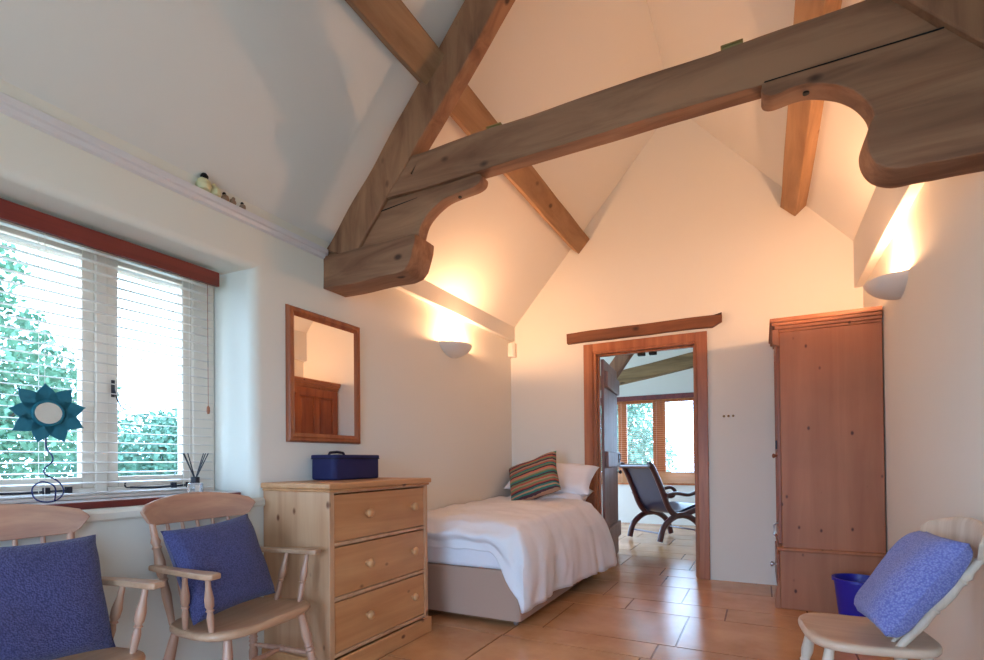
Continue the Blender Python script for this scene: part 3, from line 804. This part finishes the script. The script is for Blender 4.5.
# ---------------------------------------------------------------- cushions
def cushion(name, w, h, t, mat, seedv=0, nu=28, pinch=.07, piping=None, wob=.004):
    """lies in its local x-y plane, thickness along z"""
    m = MB()
    def pt(u, v, s):
        a, b_ = 2*u-1, 2*v-1
        x = a*w/2*(1-pinch*(1-b_*b_)**1.0*abs(a)**3) ; y = b_*h/2*(1-pinch*(1-a*a)*abs(b_)**3)
        th = t/2*(max(0, (1-a**4))*max(0, (1-b_**4)))**.42
        q = Vector((x, y, s))*7+Vector((seedv, 0, 0))
        return Vector((x+noise.noise(q)*wob, y, s*th+noise.noise(q+Vector((3, 3, 3)))*wob*3*min(1, th*30)))
    m.grid(lambda u, v: pt(u, v, 1), nu, nu); m.grid(lambda u, v: pt(u, v, -1), nu, nu)
    return m.build(name, mat, smooth=60, merge=1e-5)
def orient(o, c, xdir, ydir):
    x = Vector(xdir).normalized(); y = Vector(ydir); y = (y-x*y.dot(x)).normalized(); z = x.cross(y)
    o.matrix_world = Matrix.Translation(Vector(c)) @ Matrix((x, y, z)).transposed().to_4x4()
    return o
def place_cushion(o, c, n_lean, roll, face):
    """face: horizontal facing angle; n_lean: backward lean; roll: turn in its own plane (degrees)"""
    f = Vector((cos(face), sin(face), 0)); side = Vector((-sin(face), cos(face), 0))
    up = Vector((0, 0, 1))*cos(n_lean)-f*sin(n_lean)
    rr_ = radians(roll); x = side*cos(rr_)+up*sin(rr_); y = -side*sin(rr_)+up*cos(rr_)
    return orient(o, c, x, y)
c2 = place_cushion(cushion('cushion', .44, .41, .13, M['blue'], 1), (-2.145, 1.51, .650), radians(22), 4, radians(4))
tag(c2, 'blue square cushion tilted on the armchair beside the chest', 'cushion', 'blue cushions on the armchairs')
c1 = place_cushion(cushion('cushion', .43, .42, .14, M['blue'], 4), (-2.13, .825, .650), radians(20), -2, radians(4))
tag(c1, 'large blue cushion on the armchair cut off at the left', 'cushion', 'blue cushions on the armchairs')
c3 = place_cushion(cushion('cushion', .36, .41, .15, M['lilac'], 7, pinch=.03), (.475, 2.435, .640), radians(35), 1, pi+radians(5))
tag(c3, 'lilac blue cushion leaning back on the armless chair', 'cushion')

# ---------------------------------------------------------------- single bed
bed = empty('single_bed', (-1.93, 4.13, 0), label='single divan bed with taupe base and white mattress', cat='bed')
BX0, BX1, BY0, BY1 = XL+.006, -1.425, 3.12, YF-.01
inv(MB().prism(rr(BX0, BX1, BY0, BY1, .03, 4), 2, .035, .365).build('divan_base', M['divan'], bevel=.006), bed)
inv(MB().prism(rr(BX0+.005, BX1-.01, BY0+.006, BY1, .05, 5), 2, .366, .575).build('mattress', M['sheet'], bevel=.03, seg=3), bed)
for x in (BX0+.06, BX1-.05):
    for y in (BY0+.05, BY1-.06):
        m = MB(); m.lathe([(.008, .04), (.008, .034), (.016, .032), (.016, .028)], (x, y, 0), 12); m.lathe([(.004, -.012), (.014, -.012), (.016, 0), (.014, .012), (.004, .012)], (0, 0, 0), 16, mat=Matrix.Translation((x, y, .0165)) @ Matrix.Rotation(pi/2, 4, 'X'))
        inv(m.build('caster', M['steel']), bed)
def duvet():
    m = MB(); nx, ny, K = 44, 76, 16
    X0, X1, Ya, Yb = XL+.012, BX1+.005, BY0-.012, 4.88
    R = .07
    def wr(x, y):
        q = Vector((x, y, 0))
        return .022*noise.noise(q*2.9)+.013*noise.noise(q*6.1+Vector((3, 1, 0)))+.006*noise.noise(q*13)
    def top(i, j):
        u, v = i/nx, j/ny; u = u if u < .5 else u
        x = X0+(X1-X0)*u; y = Ya+(Yb-Ya)*v
        cx, cy = X1-R, Ya+R
        if x > cx and y < cy:
            dx, dy = (x-cx)/R, (cy-y)/R; mxx = max(dx, dy); l = sqrt(dx*dx+dy*dy)
            if l > 0: dx, dy = dx/l*mxx, dy/l*mxx
            x, y = cx+dx*R, cy-dy*R
        e = min(1, (X1-x)/.17); f = min(1, (y-Ya)/.13)
        puff = .065*sqrt(max(0, 1-(1-e)**2))+.05*sqrt(max(0, 1-(1-f)**2))
        back = -.06*max(0, (v-.94)/.06)**2
        return Vector((x, y, .575+puff+.015*sin(v*3.0)+.03*v+wr(x, y)*(1+.7*(1-f))+back))
    T = [[m.bm.verts.new(top(i, j)) for j in range(ny+1)] for i in range(nx+1)]
    for i in range(nx):
        for j in range(ny): m.bm.faces.new((T[i][j], T[i+1][j], T[i+1][j+1], T[i][j+1]))
    per = [(T[i][0], 0) for i in range(nx)] + [(T[nx][j], 1) for j in range(0, ny+1)]
    prev = None; s = 0; last = None
    sm = lambda a, b_, x: (lambda t: t*t*(3-2*t))(min(1, max(0, (x-a)/(b_-a))))
    for v, side in per:
        c = v.co
        if last is not None: s += (c-last).length
        last = c.copy()
        ang = sm(X1-.09, X1, c.x)*(1-0) if side == 0 else 1
        if side == 0: n = Vector((ang*.75, -1, 0)).normalized()
        else: n = Vector((1, -(1-sm(Ya, Ya+.12, c.y))*.75, 0)).normalized()
        if side == 0:
            tt = sm(X1-.24, X1+.02, c.x); hem = .492+.016*noise.noise(Vector((c.x*8, 2, 0)))-.35*tt**1.3
        else:
            far = sm(Ya, Ya+.5, c.y)
            hem = .105+.03*far+.018*noise.noise(Vector((c.y*3.2, 5, 0)))*far+.006*noise.noise(Vector((c.y*17, 5, 0)))
        far = sm(3.3, 4.9, c.y) if side else 0
        near = 1-sm(Ya, Ya+.4, c.y) if side else 1
        foldA = noise.noise(Vector((s*3.6, 3, 0)))*.045+noise.noise(Vector((s*9, 8, 0)))*.022+noise.noise(Vector((s*20, 8, 4)))*.006
        col = [v]
        for k in range(1, K+1):
            t = k/K
            if side: out = .030*sin(min(1, t*2.4)*pi/2)*(1-.4*near)+.035*sin(t*pi)+(.16*far+.02)*t
            else: out = .045*sin(min(1, t*1.6)*pi)*(1-ang)+.012
            p = c+n*(out+foldA*t*(1 if side else .45*(1-ang)+.3)); p.z = c.z+(hem-c.z)*t**(1.12)
            p += Vector((noise.noise(p*6), noise.noise(p*6+Vector((4, 0, 0))), 0))*.016*min(1, 3*t)
            col.append(m.bm.verts.new(p))
        if prev:
            for k in range(K): m.bm.faces.new((prev[k], col[k], col[k+1], prev[k+1]))
        prev = col
    o = m.build('duvet', M['duvet'], smooth=80, merge=1e-4)
    md = o.modifiers.new('thick', 'SOLIDIFY'); md.thickness = .02; md.offset = -1
    return tag(o, 'white duvet spread over the single bed, hanging nearly to the floor', 'duvet')
duvet()
p1 = cushion('pillow', .86, .42, .15, M['duvet'], 11, wob=.008)
orient(p1, (-1.93, 4.90, .735), (1, .02, .02), (.0, .97, .22)); tag(p1, 'lower white pillow lying flat at the head of the bed', 'pillow', 'white pillows on the bed')
p2 = cushion('pillow', .90, .42, .15, M['duvet'], 14, wob=.008)
orient(p2, (-1.90, 4.95, .925), (1, .0, -.05), (-.02, .78, .60)); tag(p2, 'upper white pillow propped against the far wall behind the striped cushion', 'pillow', 'white pillows on the bed')
st = cushion('striped_cushion', .54, .44, .15, M['stripe'], 21)
orient(st, (-1.95, 4.62, .925), (.94, .0, .33), (-.50, .50, .75)); tag(st, 'green, red and teal striped cushion standing on the bed', 'cushion')

# ---------------------------------------------------------------- wardrobe
wd = empty('wardrobe', (.42, 4.75, 0), label='tall knotty pine wardrobe with its side to the room', cat='wardrobe')
WX0, WX1, WYA, WYB = .125, .742, 4.376, YF-.005
def wp(m, name, mt=None, **k): return inv(m.build(name, mt or M['pine_red'], **k), wd)
wp(MB().box((WX0, WYA, .44), (WX1, WYB, 2.03)), 'body', bevel=.004)
m = MB(); m.box((WX0-.018, WYA-.012, .0), (WX1-.002, WYB, .425)); wp(m, 'base', bevel=.006)
m = MB(); m.prism([(WYA-.028, .425), (WYB, .425), (WYB, .45), (WYA-.02, .45), (WYA-.03, .444)], 0, WX0-.032, WX1); wp(m, 'waist_moulding', bevel=.004)
# cornice with a stepped profile
m = MB()
for d, z0_, z1_ in ((.012, 2.03, 2.05), (.03, 2.05, 2.075), (.048, 2.075, 2.10), (.06, 2.10, 2.132)):
    m.box((WX0-d, WYA-d*.45, z0_), (WX1, WYB, z1_))
m.prism([(WX0-.045, 1.945), (WX0, 1.925), (WX0, 2.05), (WX0-.045, 2.05)], 1, WYA-.012, WYA+.05)
wp(m, 'cornice', bevel=.004)
# door in the left face, a drawer below
m = MB(); x = WX0; t = .022
m.box((x-t, WYA+.03, .47), (x, WYA+.11, 2.02)); m.box((x-t, WYB-.11, .47), (x, WYB-.02, 2.02))
m.box((x-t, WYA+.11, 1.92), (x, WYB-.11, 2.02)); m.box((x-t, WYA+.11, .47), (x, WYB-.11, .57)); m.box((x-t, WYA+.335, .57), (x, WYA+.42, 1.92))
m.box((x-t, WYA+.11, 1.15), (x, WYA+.335, 1.23)); m.box((x-t, WYA+.42, 1.15), (x, WYB-.11, 1.23))
for a, b_ in ((WYA+.11, WYA+.335), (WYA+.42, WYB-.11)):
    for c, d in ((.57, 1.15), (1.23, 1.92)): m.box((x-.008, a, c), (x-.001, b_, d)); m.box((x-.014, a+.03, c+.03), (x-.007, b_-.03, d-.03))
dd = wp(m, 'door', M['pine_frame'], bevel=.003)
def sub(o, par): o.parent = par; o.matrix_parent_inverse = Matrix.Identity(4); return o
sub(MB().lathe([(.006, 0), (.008, .012), (.017, .02), (.017, .03), (.006, .036)], seg=14, mat=Matrix.Translation((x-t, WYA+.07, 1.12)) @ Matrix.Rotation(-pi/2, 4, 'Y')).build('knob', M['pine_frame']), dd)
sub(Bx((x-t-.012, WYA+.05, 1.17), (x-t, WYA+.09, 1.235)).build('escutcheon', M['black'], bevel=.002), dd)
sub(MB().tube([(x-t-.004, WYA+.06, .62), (x-t-.03, WYA+.05, .60), (x-t-.03, WYA+.05, .53), (x-t-.004, WYA+.06, .51)], .006, 8).build('hinge', M['steel']), dd)
m = MB(); m.box((x-.036, WYA+.04, .12), (x-.018, WYB-.03, .39)); dw = wp(m, 'drawer', M['pine_frame'], bevel=.003)
sub(MB().lathe([(.008, 0), (.010, .02), (.019, .025), (.019, .04), (.006, .044)], seg=16, mat=Matrix.Translation((x-.036, WYA+.12, .30)) @ Matrix.Rotation(-pi/2, 4, 'Y')).build('knob', M['steel']), dw)
# turned front foot curve of the plinth
m = MB(); m.prism([(WX0-.05, 0), (WX0-.018, 0), (WX0-.018, .22), (WX0-.026, .20), (WX0-.045, .12), (WX0-.052, .05)], 1, WYA-.012, WYA+.06); wp(m, 'foot', bevel=.003)

# blue bin
bn = empty('waste_bin', (.545, 4.10, 0), label='royal blue plastic bucket on the floor beside the wardrobe', cat='bucket')
MB().lathe([(.002, .004), (.10, .004), (.105, .02), (.135, .30), (.146, .302), (.146, .318), (.132, .318), (.128, .30), (.098, .03), (.002, .022)], seg=40, caps=True).build('tub', M['bin'], bn, smooth=40)
m = MB(); m.tube([(.142*cos(a), .142*sin(a), .295+.02*cos(2*a)*0) for a in [pi*k/16 for k in range(17)]], .004, 8); m.build('handle', M['bin'], bn)

# ---------------------------------------------------------------- sunflower-shaped mirror and reed diffuser on the sill
sf = empty('flower_mirror', (-2.55, 1.042, .949), label='teal petalled flower mirror on a curly wire stem on the sill', cat='mirror')
cz = .36
pts = [(0, .012, .004), (0, .012, .05), (0, .0, .075), (0, -.03, .085), (0, -.055, .06), (0, -.05, .02), (0, -.02, .004), (0, .02, .012), (0, .045, .045), (0, .03, .085), (0, -.015, .115), (0, -.022, .14), (0, .0, .165), (0, .004, .19), (0, -.008, .215), (0, -.012, .25), (0, -.012, .30)]
sp_ = smooth_path(pts); MB().tube([p+Vector((.012*sin(i*.2), 0, 0)) for i, p in enumerate(sp_)], .0028, 8, ref=Vector((1, 0, 0))).build('stem', M['wire'], sf, smooth=60)
m = MB(); F_ = Matrix.Translation((0.008, -.012, cz)) @ Matrix.Rotation(radians(-12), 4, 'Z')
for k in range(9):
    a0 = 2*pi*k/9+.25; L1 = .125*(1+.05*sin(k*2.7)); n = 10; lo = []; hi = []
    for i in range(n+1):
        t = i/n; r = .035+(L1-.035)*t; w_ = .036*sin(min(1, .32+t*.72)*pi)**.8*(1 if t < .98 else .3) if t < 1 else .001
        lo.append((r, -w_)); hi.append((r, w_))
    poly = lo+hi[::-1]
    ca, sa = cos(a0), sin(a0)
    P2 = [(p[0]*ca-p[1]*sa, p[0]*sa+p[1]*ca) for p in poly]
    m.prism(P2, 0, -.004, .004, mat=F_)
m.build('petals', M['teal'], sf, bevel=.002)
m = MB(); R90 = F_ @ Matrix.Rotation(pi/2, 4, 'Y'); m.lathe([(.005, 0), (.050, 0), (.054, .006), (.050, .012), (.044, .012), (.042, .009), (.005, .009)], seg=36, mat=R90); m.build('rim', M['teal'], sf)
m = MB(); m.lathe([(.003, .0095), (.0425, .0095), (.0425, .0105), (.003, .0105)], seg=36, mat=R90); m.build('mirror_disc', M['mirror'], sf)

rd = empty('reed_diffuser', (-2.565, 1.655, .949), label='small clear reed diffuser bottle with black reeds on the sill', cat='diffuser')
MB().prism(rr(-.028, .028, -.028, .028, .008, 4), 2, 0, .055).build('bottle', M['bottle'], rd, bevel=.006)
Bx((.0285, -.02, .012), (.0292, .004, .045)).build('paper_label', M['plastic'], rd)
MB().lathe([(.012, .052), (.020, .054), (.020, .084), (.014, .086)], seg=20).build('cap', M['black'], rd)
for dx, dy in ((-.02, -.05), (.0, -.058), (.015, -.048), (.0, .055), (.015, .060), (-.012, .052)):
    m = MB(); m.tube([(0, 0, .07), (dx, dy, .205)], .0028, 6); m.build('reed', M['black'], rd)

# ---------------------------------------------------------------- the room beyond the door
m = MB(); m.box((-4.0, YF+.1, 0), (-3.85, 5.9, 3.8)); m.box((-4.0, 8.6, 0), (-3.85, YW, 3.8)); m.box((-4.0, 5.9, 0), (-3.85, 8.6, .4)); m.box((-4.0, 5.9, 2.3), (-3.85, 8.6, 3.8))  # unseen opening added in this wall so daylight reaches the floor
struct(m.build('wall_beyond_left', M['plaster'], smooth=0))
struct(Bx((1.3, YF+.15, 0), (1.45, YW, 3.8)).build('wall_beyond_right', M['plaster'], smooth=0))
RW0, RW1, RZ0, RZ1 = -2.75, -.35, .70, 2.16
m = MB(); m.box((-4.0, YW, 0), (RW0, YW+.3, 3.7)); m.box((RW1, YW, 0), (1.45, YW+.3, 3.7)); m.box((RW0, YW, 0), (RW1, YW+.3, RZ0)); m.box((RW0, YW, RZ1), (RW1, YW+.3, 3.7))
struct(m.build('wall_beyond_far', M['plaster'], smooth=0))
m = MB(); m.prism([(YF+.1, 3.75), (YW+.3, 3.2), (YW+.3, 3.4), (YF+.1, 3.95)], 0, -4.0, 1.45)
struct(m.build('ceiling', M['plaster_roof'], smooth=0))
m = MB(); m.box((XL-1.6, YF+.1, 2.2), (XL-.3, YF+.15, 4.2)); m.box((XL-1.6, YF+.1, 0), (XL-.3, YF+.15, 2.2)); m.box((XR+.3, YF+.1, 0), (1.45, YF+.15, 4.2))
struct(m.build('wall_beyond_near', M['plaster'], smooth=0))
# window of that room
w2 = empty('window_2'); w2['kind'] = 'structure'
m = MB(); ya, yb = YW+.12, YW+.18
for a, b_ in ((RW0, RW0+.07), (-2.28, -2.13), (-1.68, -1.47), (RW1-.07, RW1), (-1.02, -.86)): m.box((a, ya, RZ0), (b_, yb, RZ1))
m.box((RW0, ya+.005, RZ0), (RW1, yb-.005, RZ0+.12)); m.box((RW0, ya+.005, RZ1-.07), (RW1, yb-.005, RZ1))
m.build('window_frame', M['orange_wood'], w2, bevel=.004)
Bx((RW0, ya+.02, RZ0), (RW1, ya+.026, RZ1)).build('pane', M['glass'], w2, smooth=0)
Bx((RW0-.03, YW-.03, RZ0-.03), (RW1+.03, YW+.12, RZ0)).build('window_sill', M['orange_wood'], w2, bevel=.004)
b2 = empty('wooden_blind', (0, 0, 0), label='honey wood slatted blind in the far room window beyond the doorway', cat='blind')
Bx((RW0+.01, YW-.035, 2.13), (RW1-.01, YW-.01, 2.21)).build('pelmet', M['mahogany'], b2, bevel=.003)
for k in range(36):
    z = .90+k*.0350
    m = MB(); m.box((-RW1*0+RW0+.02, -.0175, -.0012), (RW1-.02, .0175, .0012), mat=Matrix.Translation((0, YW+.035, z)) @ Matrix.Rotation(radians(8), 4, 'X'))
    m.build('slat', M['orange_slat'], b2, smooth=0)
for k in range(8):
    z = .712+k*.0235
    m = MB(); m.box((RW0+.02, -.0175, -.0015), (RW1-.02, .0175, .0015), mat=Matrix.Translation((0, YW+.035, z)) @ Matrix.Rotation(radians(40), 4, 'X'))
    m.build('slat', M['orange_slat'], b2, smooth=0)
for x in (-2.2, -1.6, -.9, -.5):
    MB().tube([(x, YW+.012, .71), (x, YW+.012, 2.1)], .0015, 6).build('ladder_cord', M['plastic'], b2)
# beams in that room
d = Vector((.99, 0, .17)).normalized()
def slanted(p0, p1, w_, h_, mat, name, label, seed):
    p0, p1 = Vector(p0), Vector(p1); L_ = (p1-p0).length; x = (p1-p0).normalized(); y = Vector((0, 1, 0)); y = (y-x*y.dot(x)).normalized(); z = x.cross(y)
    T = Matrix.Translation(p0) @ Matrix((x, y, z)).transposed().to_4x4()
    m = hewn((0, -w_/2, -h_/2), (L_, w_/2, h_/2), mat=T, amp=.01, seed=seed)
    return tag(m.build(name, mat, bevel=.006, merge=1e-4), label, 'beam')
slanted((-2.6, 7.55, 2.16), (.9, 7.55, 2.73), .14, .19, M['oak_pale'], 'roof_beam', 'pale sloping roof beam seen through the doorway', 11)
slanted((-1.80, 6.6, 2.05), (-1.30, 6.6, 2.72), .14, .15, M['oak_z'], 'roof_brace', 'short brown brace at the top left of the doorway view', 12)

# leather lounge chair
lc = empty('leather_lounge_chair', (-1.19, 7.46, 0), radians(52), 'dark blue leather lounge chair with curved dark wooden frame beyond the doorway', 'chair')
def slab(path, hw, th):
    """leather sheet following a path in x-z, width along y"""
    m = MB(); P = smooth_path([(p[0], 0, p[1]) for p in path], 5); n = len(P); top = []; bot = []
    for i, p in enumerate(P):
        t = (P[min(i+1, n-1)]-P[max(i-1, 0)]).normalized(); nn = Vector((-t.z, 0, t.x))
        top.append((p.x+nn.x*th/2, p.z+nn.z*th/2)); bot.append((p.x-nn.x*th/2, p.z-nn.z*th/2))
    m.prism(top+bot[::-1], 1, -hw, hw); return m
slab([(-.50, .98), (-.46, .99), (-.40, .92), (-.30, .72), (-.20, .52), (-.10, .40), (0, .38), (.15, .42), (.32, .46), (.48, .45)], .235, .035).build('leather_sling', M['leather'], lc, smooth=50, bevel=.006)
for sy in (-1, 1):
    y = sy*.268
    m = MB(); P = smooth_path([(-.52, y, 1.0), (-.47, y, .99), (-.40, y, .88), (-.30, y, .68), (-.21, y, .48), (-.10, y, .36), (.05, y, .35), (.25, y, .40), (.45, y, .43), (.52, y, .40)], 5)
    m.tube(P, [.040]*len(P), 10, ref=Vector((0, 1, 0)), ry=[.030]*len(P)); m.build('side_rail', M['rosewood'], lc, smooth=60)
    m = MB(); P = smooth_path([(-.36, y*1.06, .03), (-.30, y*1.06, .20), (-.16, y*1.04, .31), (0, y*1.02, .35), (.16, y*1.04, .31), (.30, y*1.06, .20), (.36, y*1.06, .03)], 6)
    m.tube(P, [.040]*len(P), 10, ref=Vector((0, 1, 0)), ry=[.032]*len(P)); m.build('curved_leg', M['rosewood'], lc, smooth=60)
    m = MB(); y2 = sy*.315
    P = smooth_path([(-.27, y2, .62), (-.10, y2, .635), (.10, y2, .61), (.30, y2, .66), (.40, y2, .67), (.47, y2, .62), (.44, y2, .55), (.37, y2, .54), (.33, y2, .59)], 6)
    m.tube(P, [.024]*len(P), 10, ref=Vector((0, 1, 0)), ry=[.030]*len(P)); m.tube([(.30, y2, .40), (.33, y2, .50), (.34, y2, .58)], .018, 8); m.build('scroll_arm', M['rosewood'], lc, smooth=60)
lc.scale = (1.04, 1.04, 1.03)
for x in (-.32, .32): MB().tube([(x, -.27, .13), (x, .27, .13)], .012, 8).build('cross_bar', M['rosewood'], lc)
MB().tube([(-.50, -.27, .985), (-.50, .27, .985)], .026, 10).build('top_bar', M['rosewood'], lc)

# ---------------------------------------------------------------- garden
g = MB(); g.box((-60, -40, -.5), (40, 60, -.35)); 
tag(g.build('lawn', M['lawn'], smooth=0), 'pale green lawn outside the windows', 'lawn'); bpy.data.objects['lawn']['kind'] = 'structure'; del bpy.data.objects['lawn']['category']
def tree(name, base, lumps, n, leaf, label, mt='leaf', cat='tree', group=None, trunk=.12):
    rt = empty(name, base, label=label, cat=cat, group=group)
    m = MB(); rnd = random.Random(hash(label) % 1000 if False else len(label)*7)
    tot = sum(l[3]**2 for l in lumps)
    for (lx_, ly, lz, lr) in lumps:
        for _ in range(int(n*lr*lr/tot)):
            d_ = Vector((rnd.gauss(0, 1), rnd.gauss(0, 1), rnd.gauss(0, 1))).normalized()*lr*(rnd.random()**.4)
            p = Vector((lx_, ly, lz))+d_
            u = Vector((rnd.gauss(0, 1), rnd.gauss(0, 1), rnd.gauss(0, 1))).normalized(); w_ = u.orthogonal().normalized()
            s = leaf*rnd.uniform(.6, 1.3)
            m.bm.faces.new([m.bm.verts.new(p+u*s), m.bm.verts.new(p+w_*s*.55), m.bm.verts.new(p-u*s), m.bm.verts.new(p-w_*s*.55)])
    m.build('foliage', M[mt], rt, smooth=0, recalc=False)
    m = MB(); mz = max(l[2] for l in lumps)
    m.tube([(0, 0, 0), (.1, 0, mz*.4), (0, .1, mz*.9)], [trunk, trunk*.8, trunk*.3], 10)
    for l in lumps[:5]: m.tube([(.05, 0, mz*.35), (l[0]*.7, l[1]*.7, l[2])], [trunk*.5, trunk*.15], 8)
    m.build('trunk', M['bark'], rt)
    return rt
GZ = -.35
tree('garden_tree', (-13, 4.0, GZ), [(0, 0, 3.4, 1.5), (.5, 1.1, 2.6, 1.2), (0, -1.4, 4.6, 1.6), (0, -.2, 5.2, 1.1), (-.6, .4, 1.6, 1.3), (0, -2.0, 2.2, 1.7)], 12000, .085, 'tall leafy tree outside the left half of the near window')
tree('garden_bush', (-15, 8.4, GZ), [(0, 0, 1.6, 1.3), (0, 1.6, 1.7, 1.3), (0, -1.4, 1.3, 1.2), (0, 3.0, 1.6, 1.2), (0, .8, 2.2, .9)], 12000, .08, 'low rounded bushes outside the right half of the near window', 'leaf2', 'bush')
tree('garden_bush', (-18.5, 2.9, GZ), [(0, 0, 1.2, 1.2), (0, 1.6, 1.1, 1.0), (0, -1.6, 1.5, 1.3)], 6000, .08, 'low shrubs at the foot of the tall tree', 'leaf2', 'bush')
tree('garden_tree', (-3.6, 14.5, GZ), [(0, 0, 2.4, 1.2), (.6, 0, 1.4, 1.0), (-.8, 0, 1.8, 1.2), (0, .3, 3.4, 1.0)], 8000, .075, 'leafy tree outside the far room window', 'leaf2')

# ---------------------------------------------------------------- light
w = bpy.data.worlds.new('sky'); SC.world = w; w.use_nodes = True; nt = w.node_tree
bgn = nt.nodes['Background']; bgn.inputs['Color'].default_value = (.44, .665, 1, 1); bgn.inputs['Strength'].default_value = 13.0
def portal(loc, rot, sx, sy):
    l = bpy.data.lights.new('daylight_portal', 'AREA'); l.shape = 'RECTANGLE'; l.size = sx; l.size_y = sy; l.cycles.is_portal = True
    o = bpy.data.objects.new('daylight_portal', l); COL.objects.link(o); o.location = loc; o.rotation_euler = rot
portal((-2.80, 1.05, 1.55), (0, -pi/2, 0), 1.3, 1.7)       # faces +x
portal((-.85, YB-.16, 1.08), (pi/2, 0, 0), 1.9, 2.15)       # faces +y
portal((-1.45, YW+.32, 1.4), (-pi/2, 0, 0), 2.2, 1.4)      # faces -y
portal((XR+.31, -1.3, 1.475), (0, pi/2, 0), 1.2, 1.6)
portal((-4.02, 7.25, 1.35), (0, -pi/2, 0), 1.9, 2.7)

# ---------------------------------------------------------------- camera
YAW, PIT, ROL = .4789, .0118, -.0094
cy_, sy_, cp_, sp2 = cos(YAW), sin(YAW), cos(PIT), sin(PIT)
f = Vector((-sy_*cp_, cy_*cp_, sp2)); r = Vector((cy_, sy_, 0)); u = r.cross(f)
r2 = r*cos(ROL)+u*sin(ROL); u2 = -r*sin(ROL)+u*cos(ROL)
cam = bpy.data.cameras.new('camera'); co = bpy.data.objects.new('camera', cam); COL.objects.link(co)
co.matrix_world = Matrix.Translation((0, 0, 1.1)) @ Matrix((r2, u2, -f)).transposed().to_4x4()
cam.sensor_width = 36; cam.sensor_fit = 'HORIZONTAL'; cam.lens = 519.74/984*36; cam.shift_y = (455.03-330)/984; cam.clip_start = .02
SC.camera = co
vs = SC.view_settings; vs.view_transform = 'Standard'; vs.look = 'None'; vs.exposure = .15; vs.gamma = 1; vs.use_curve_mapping = False
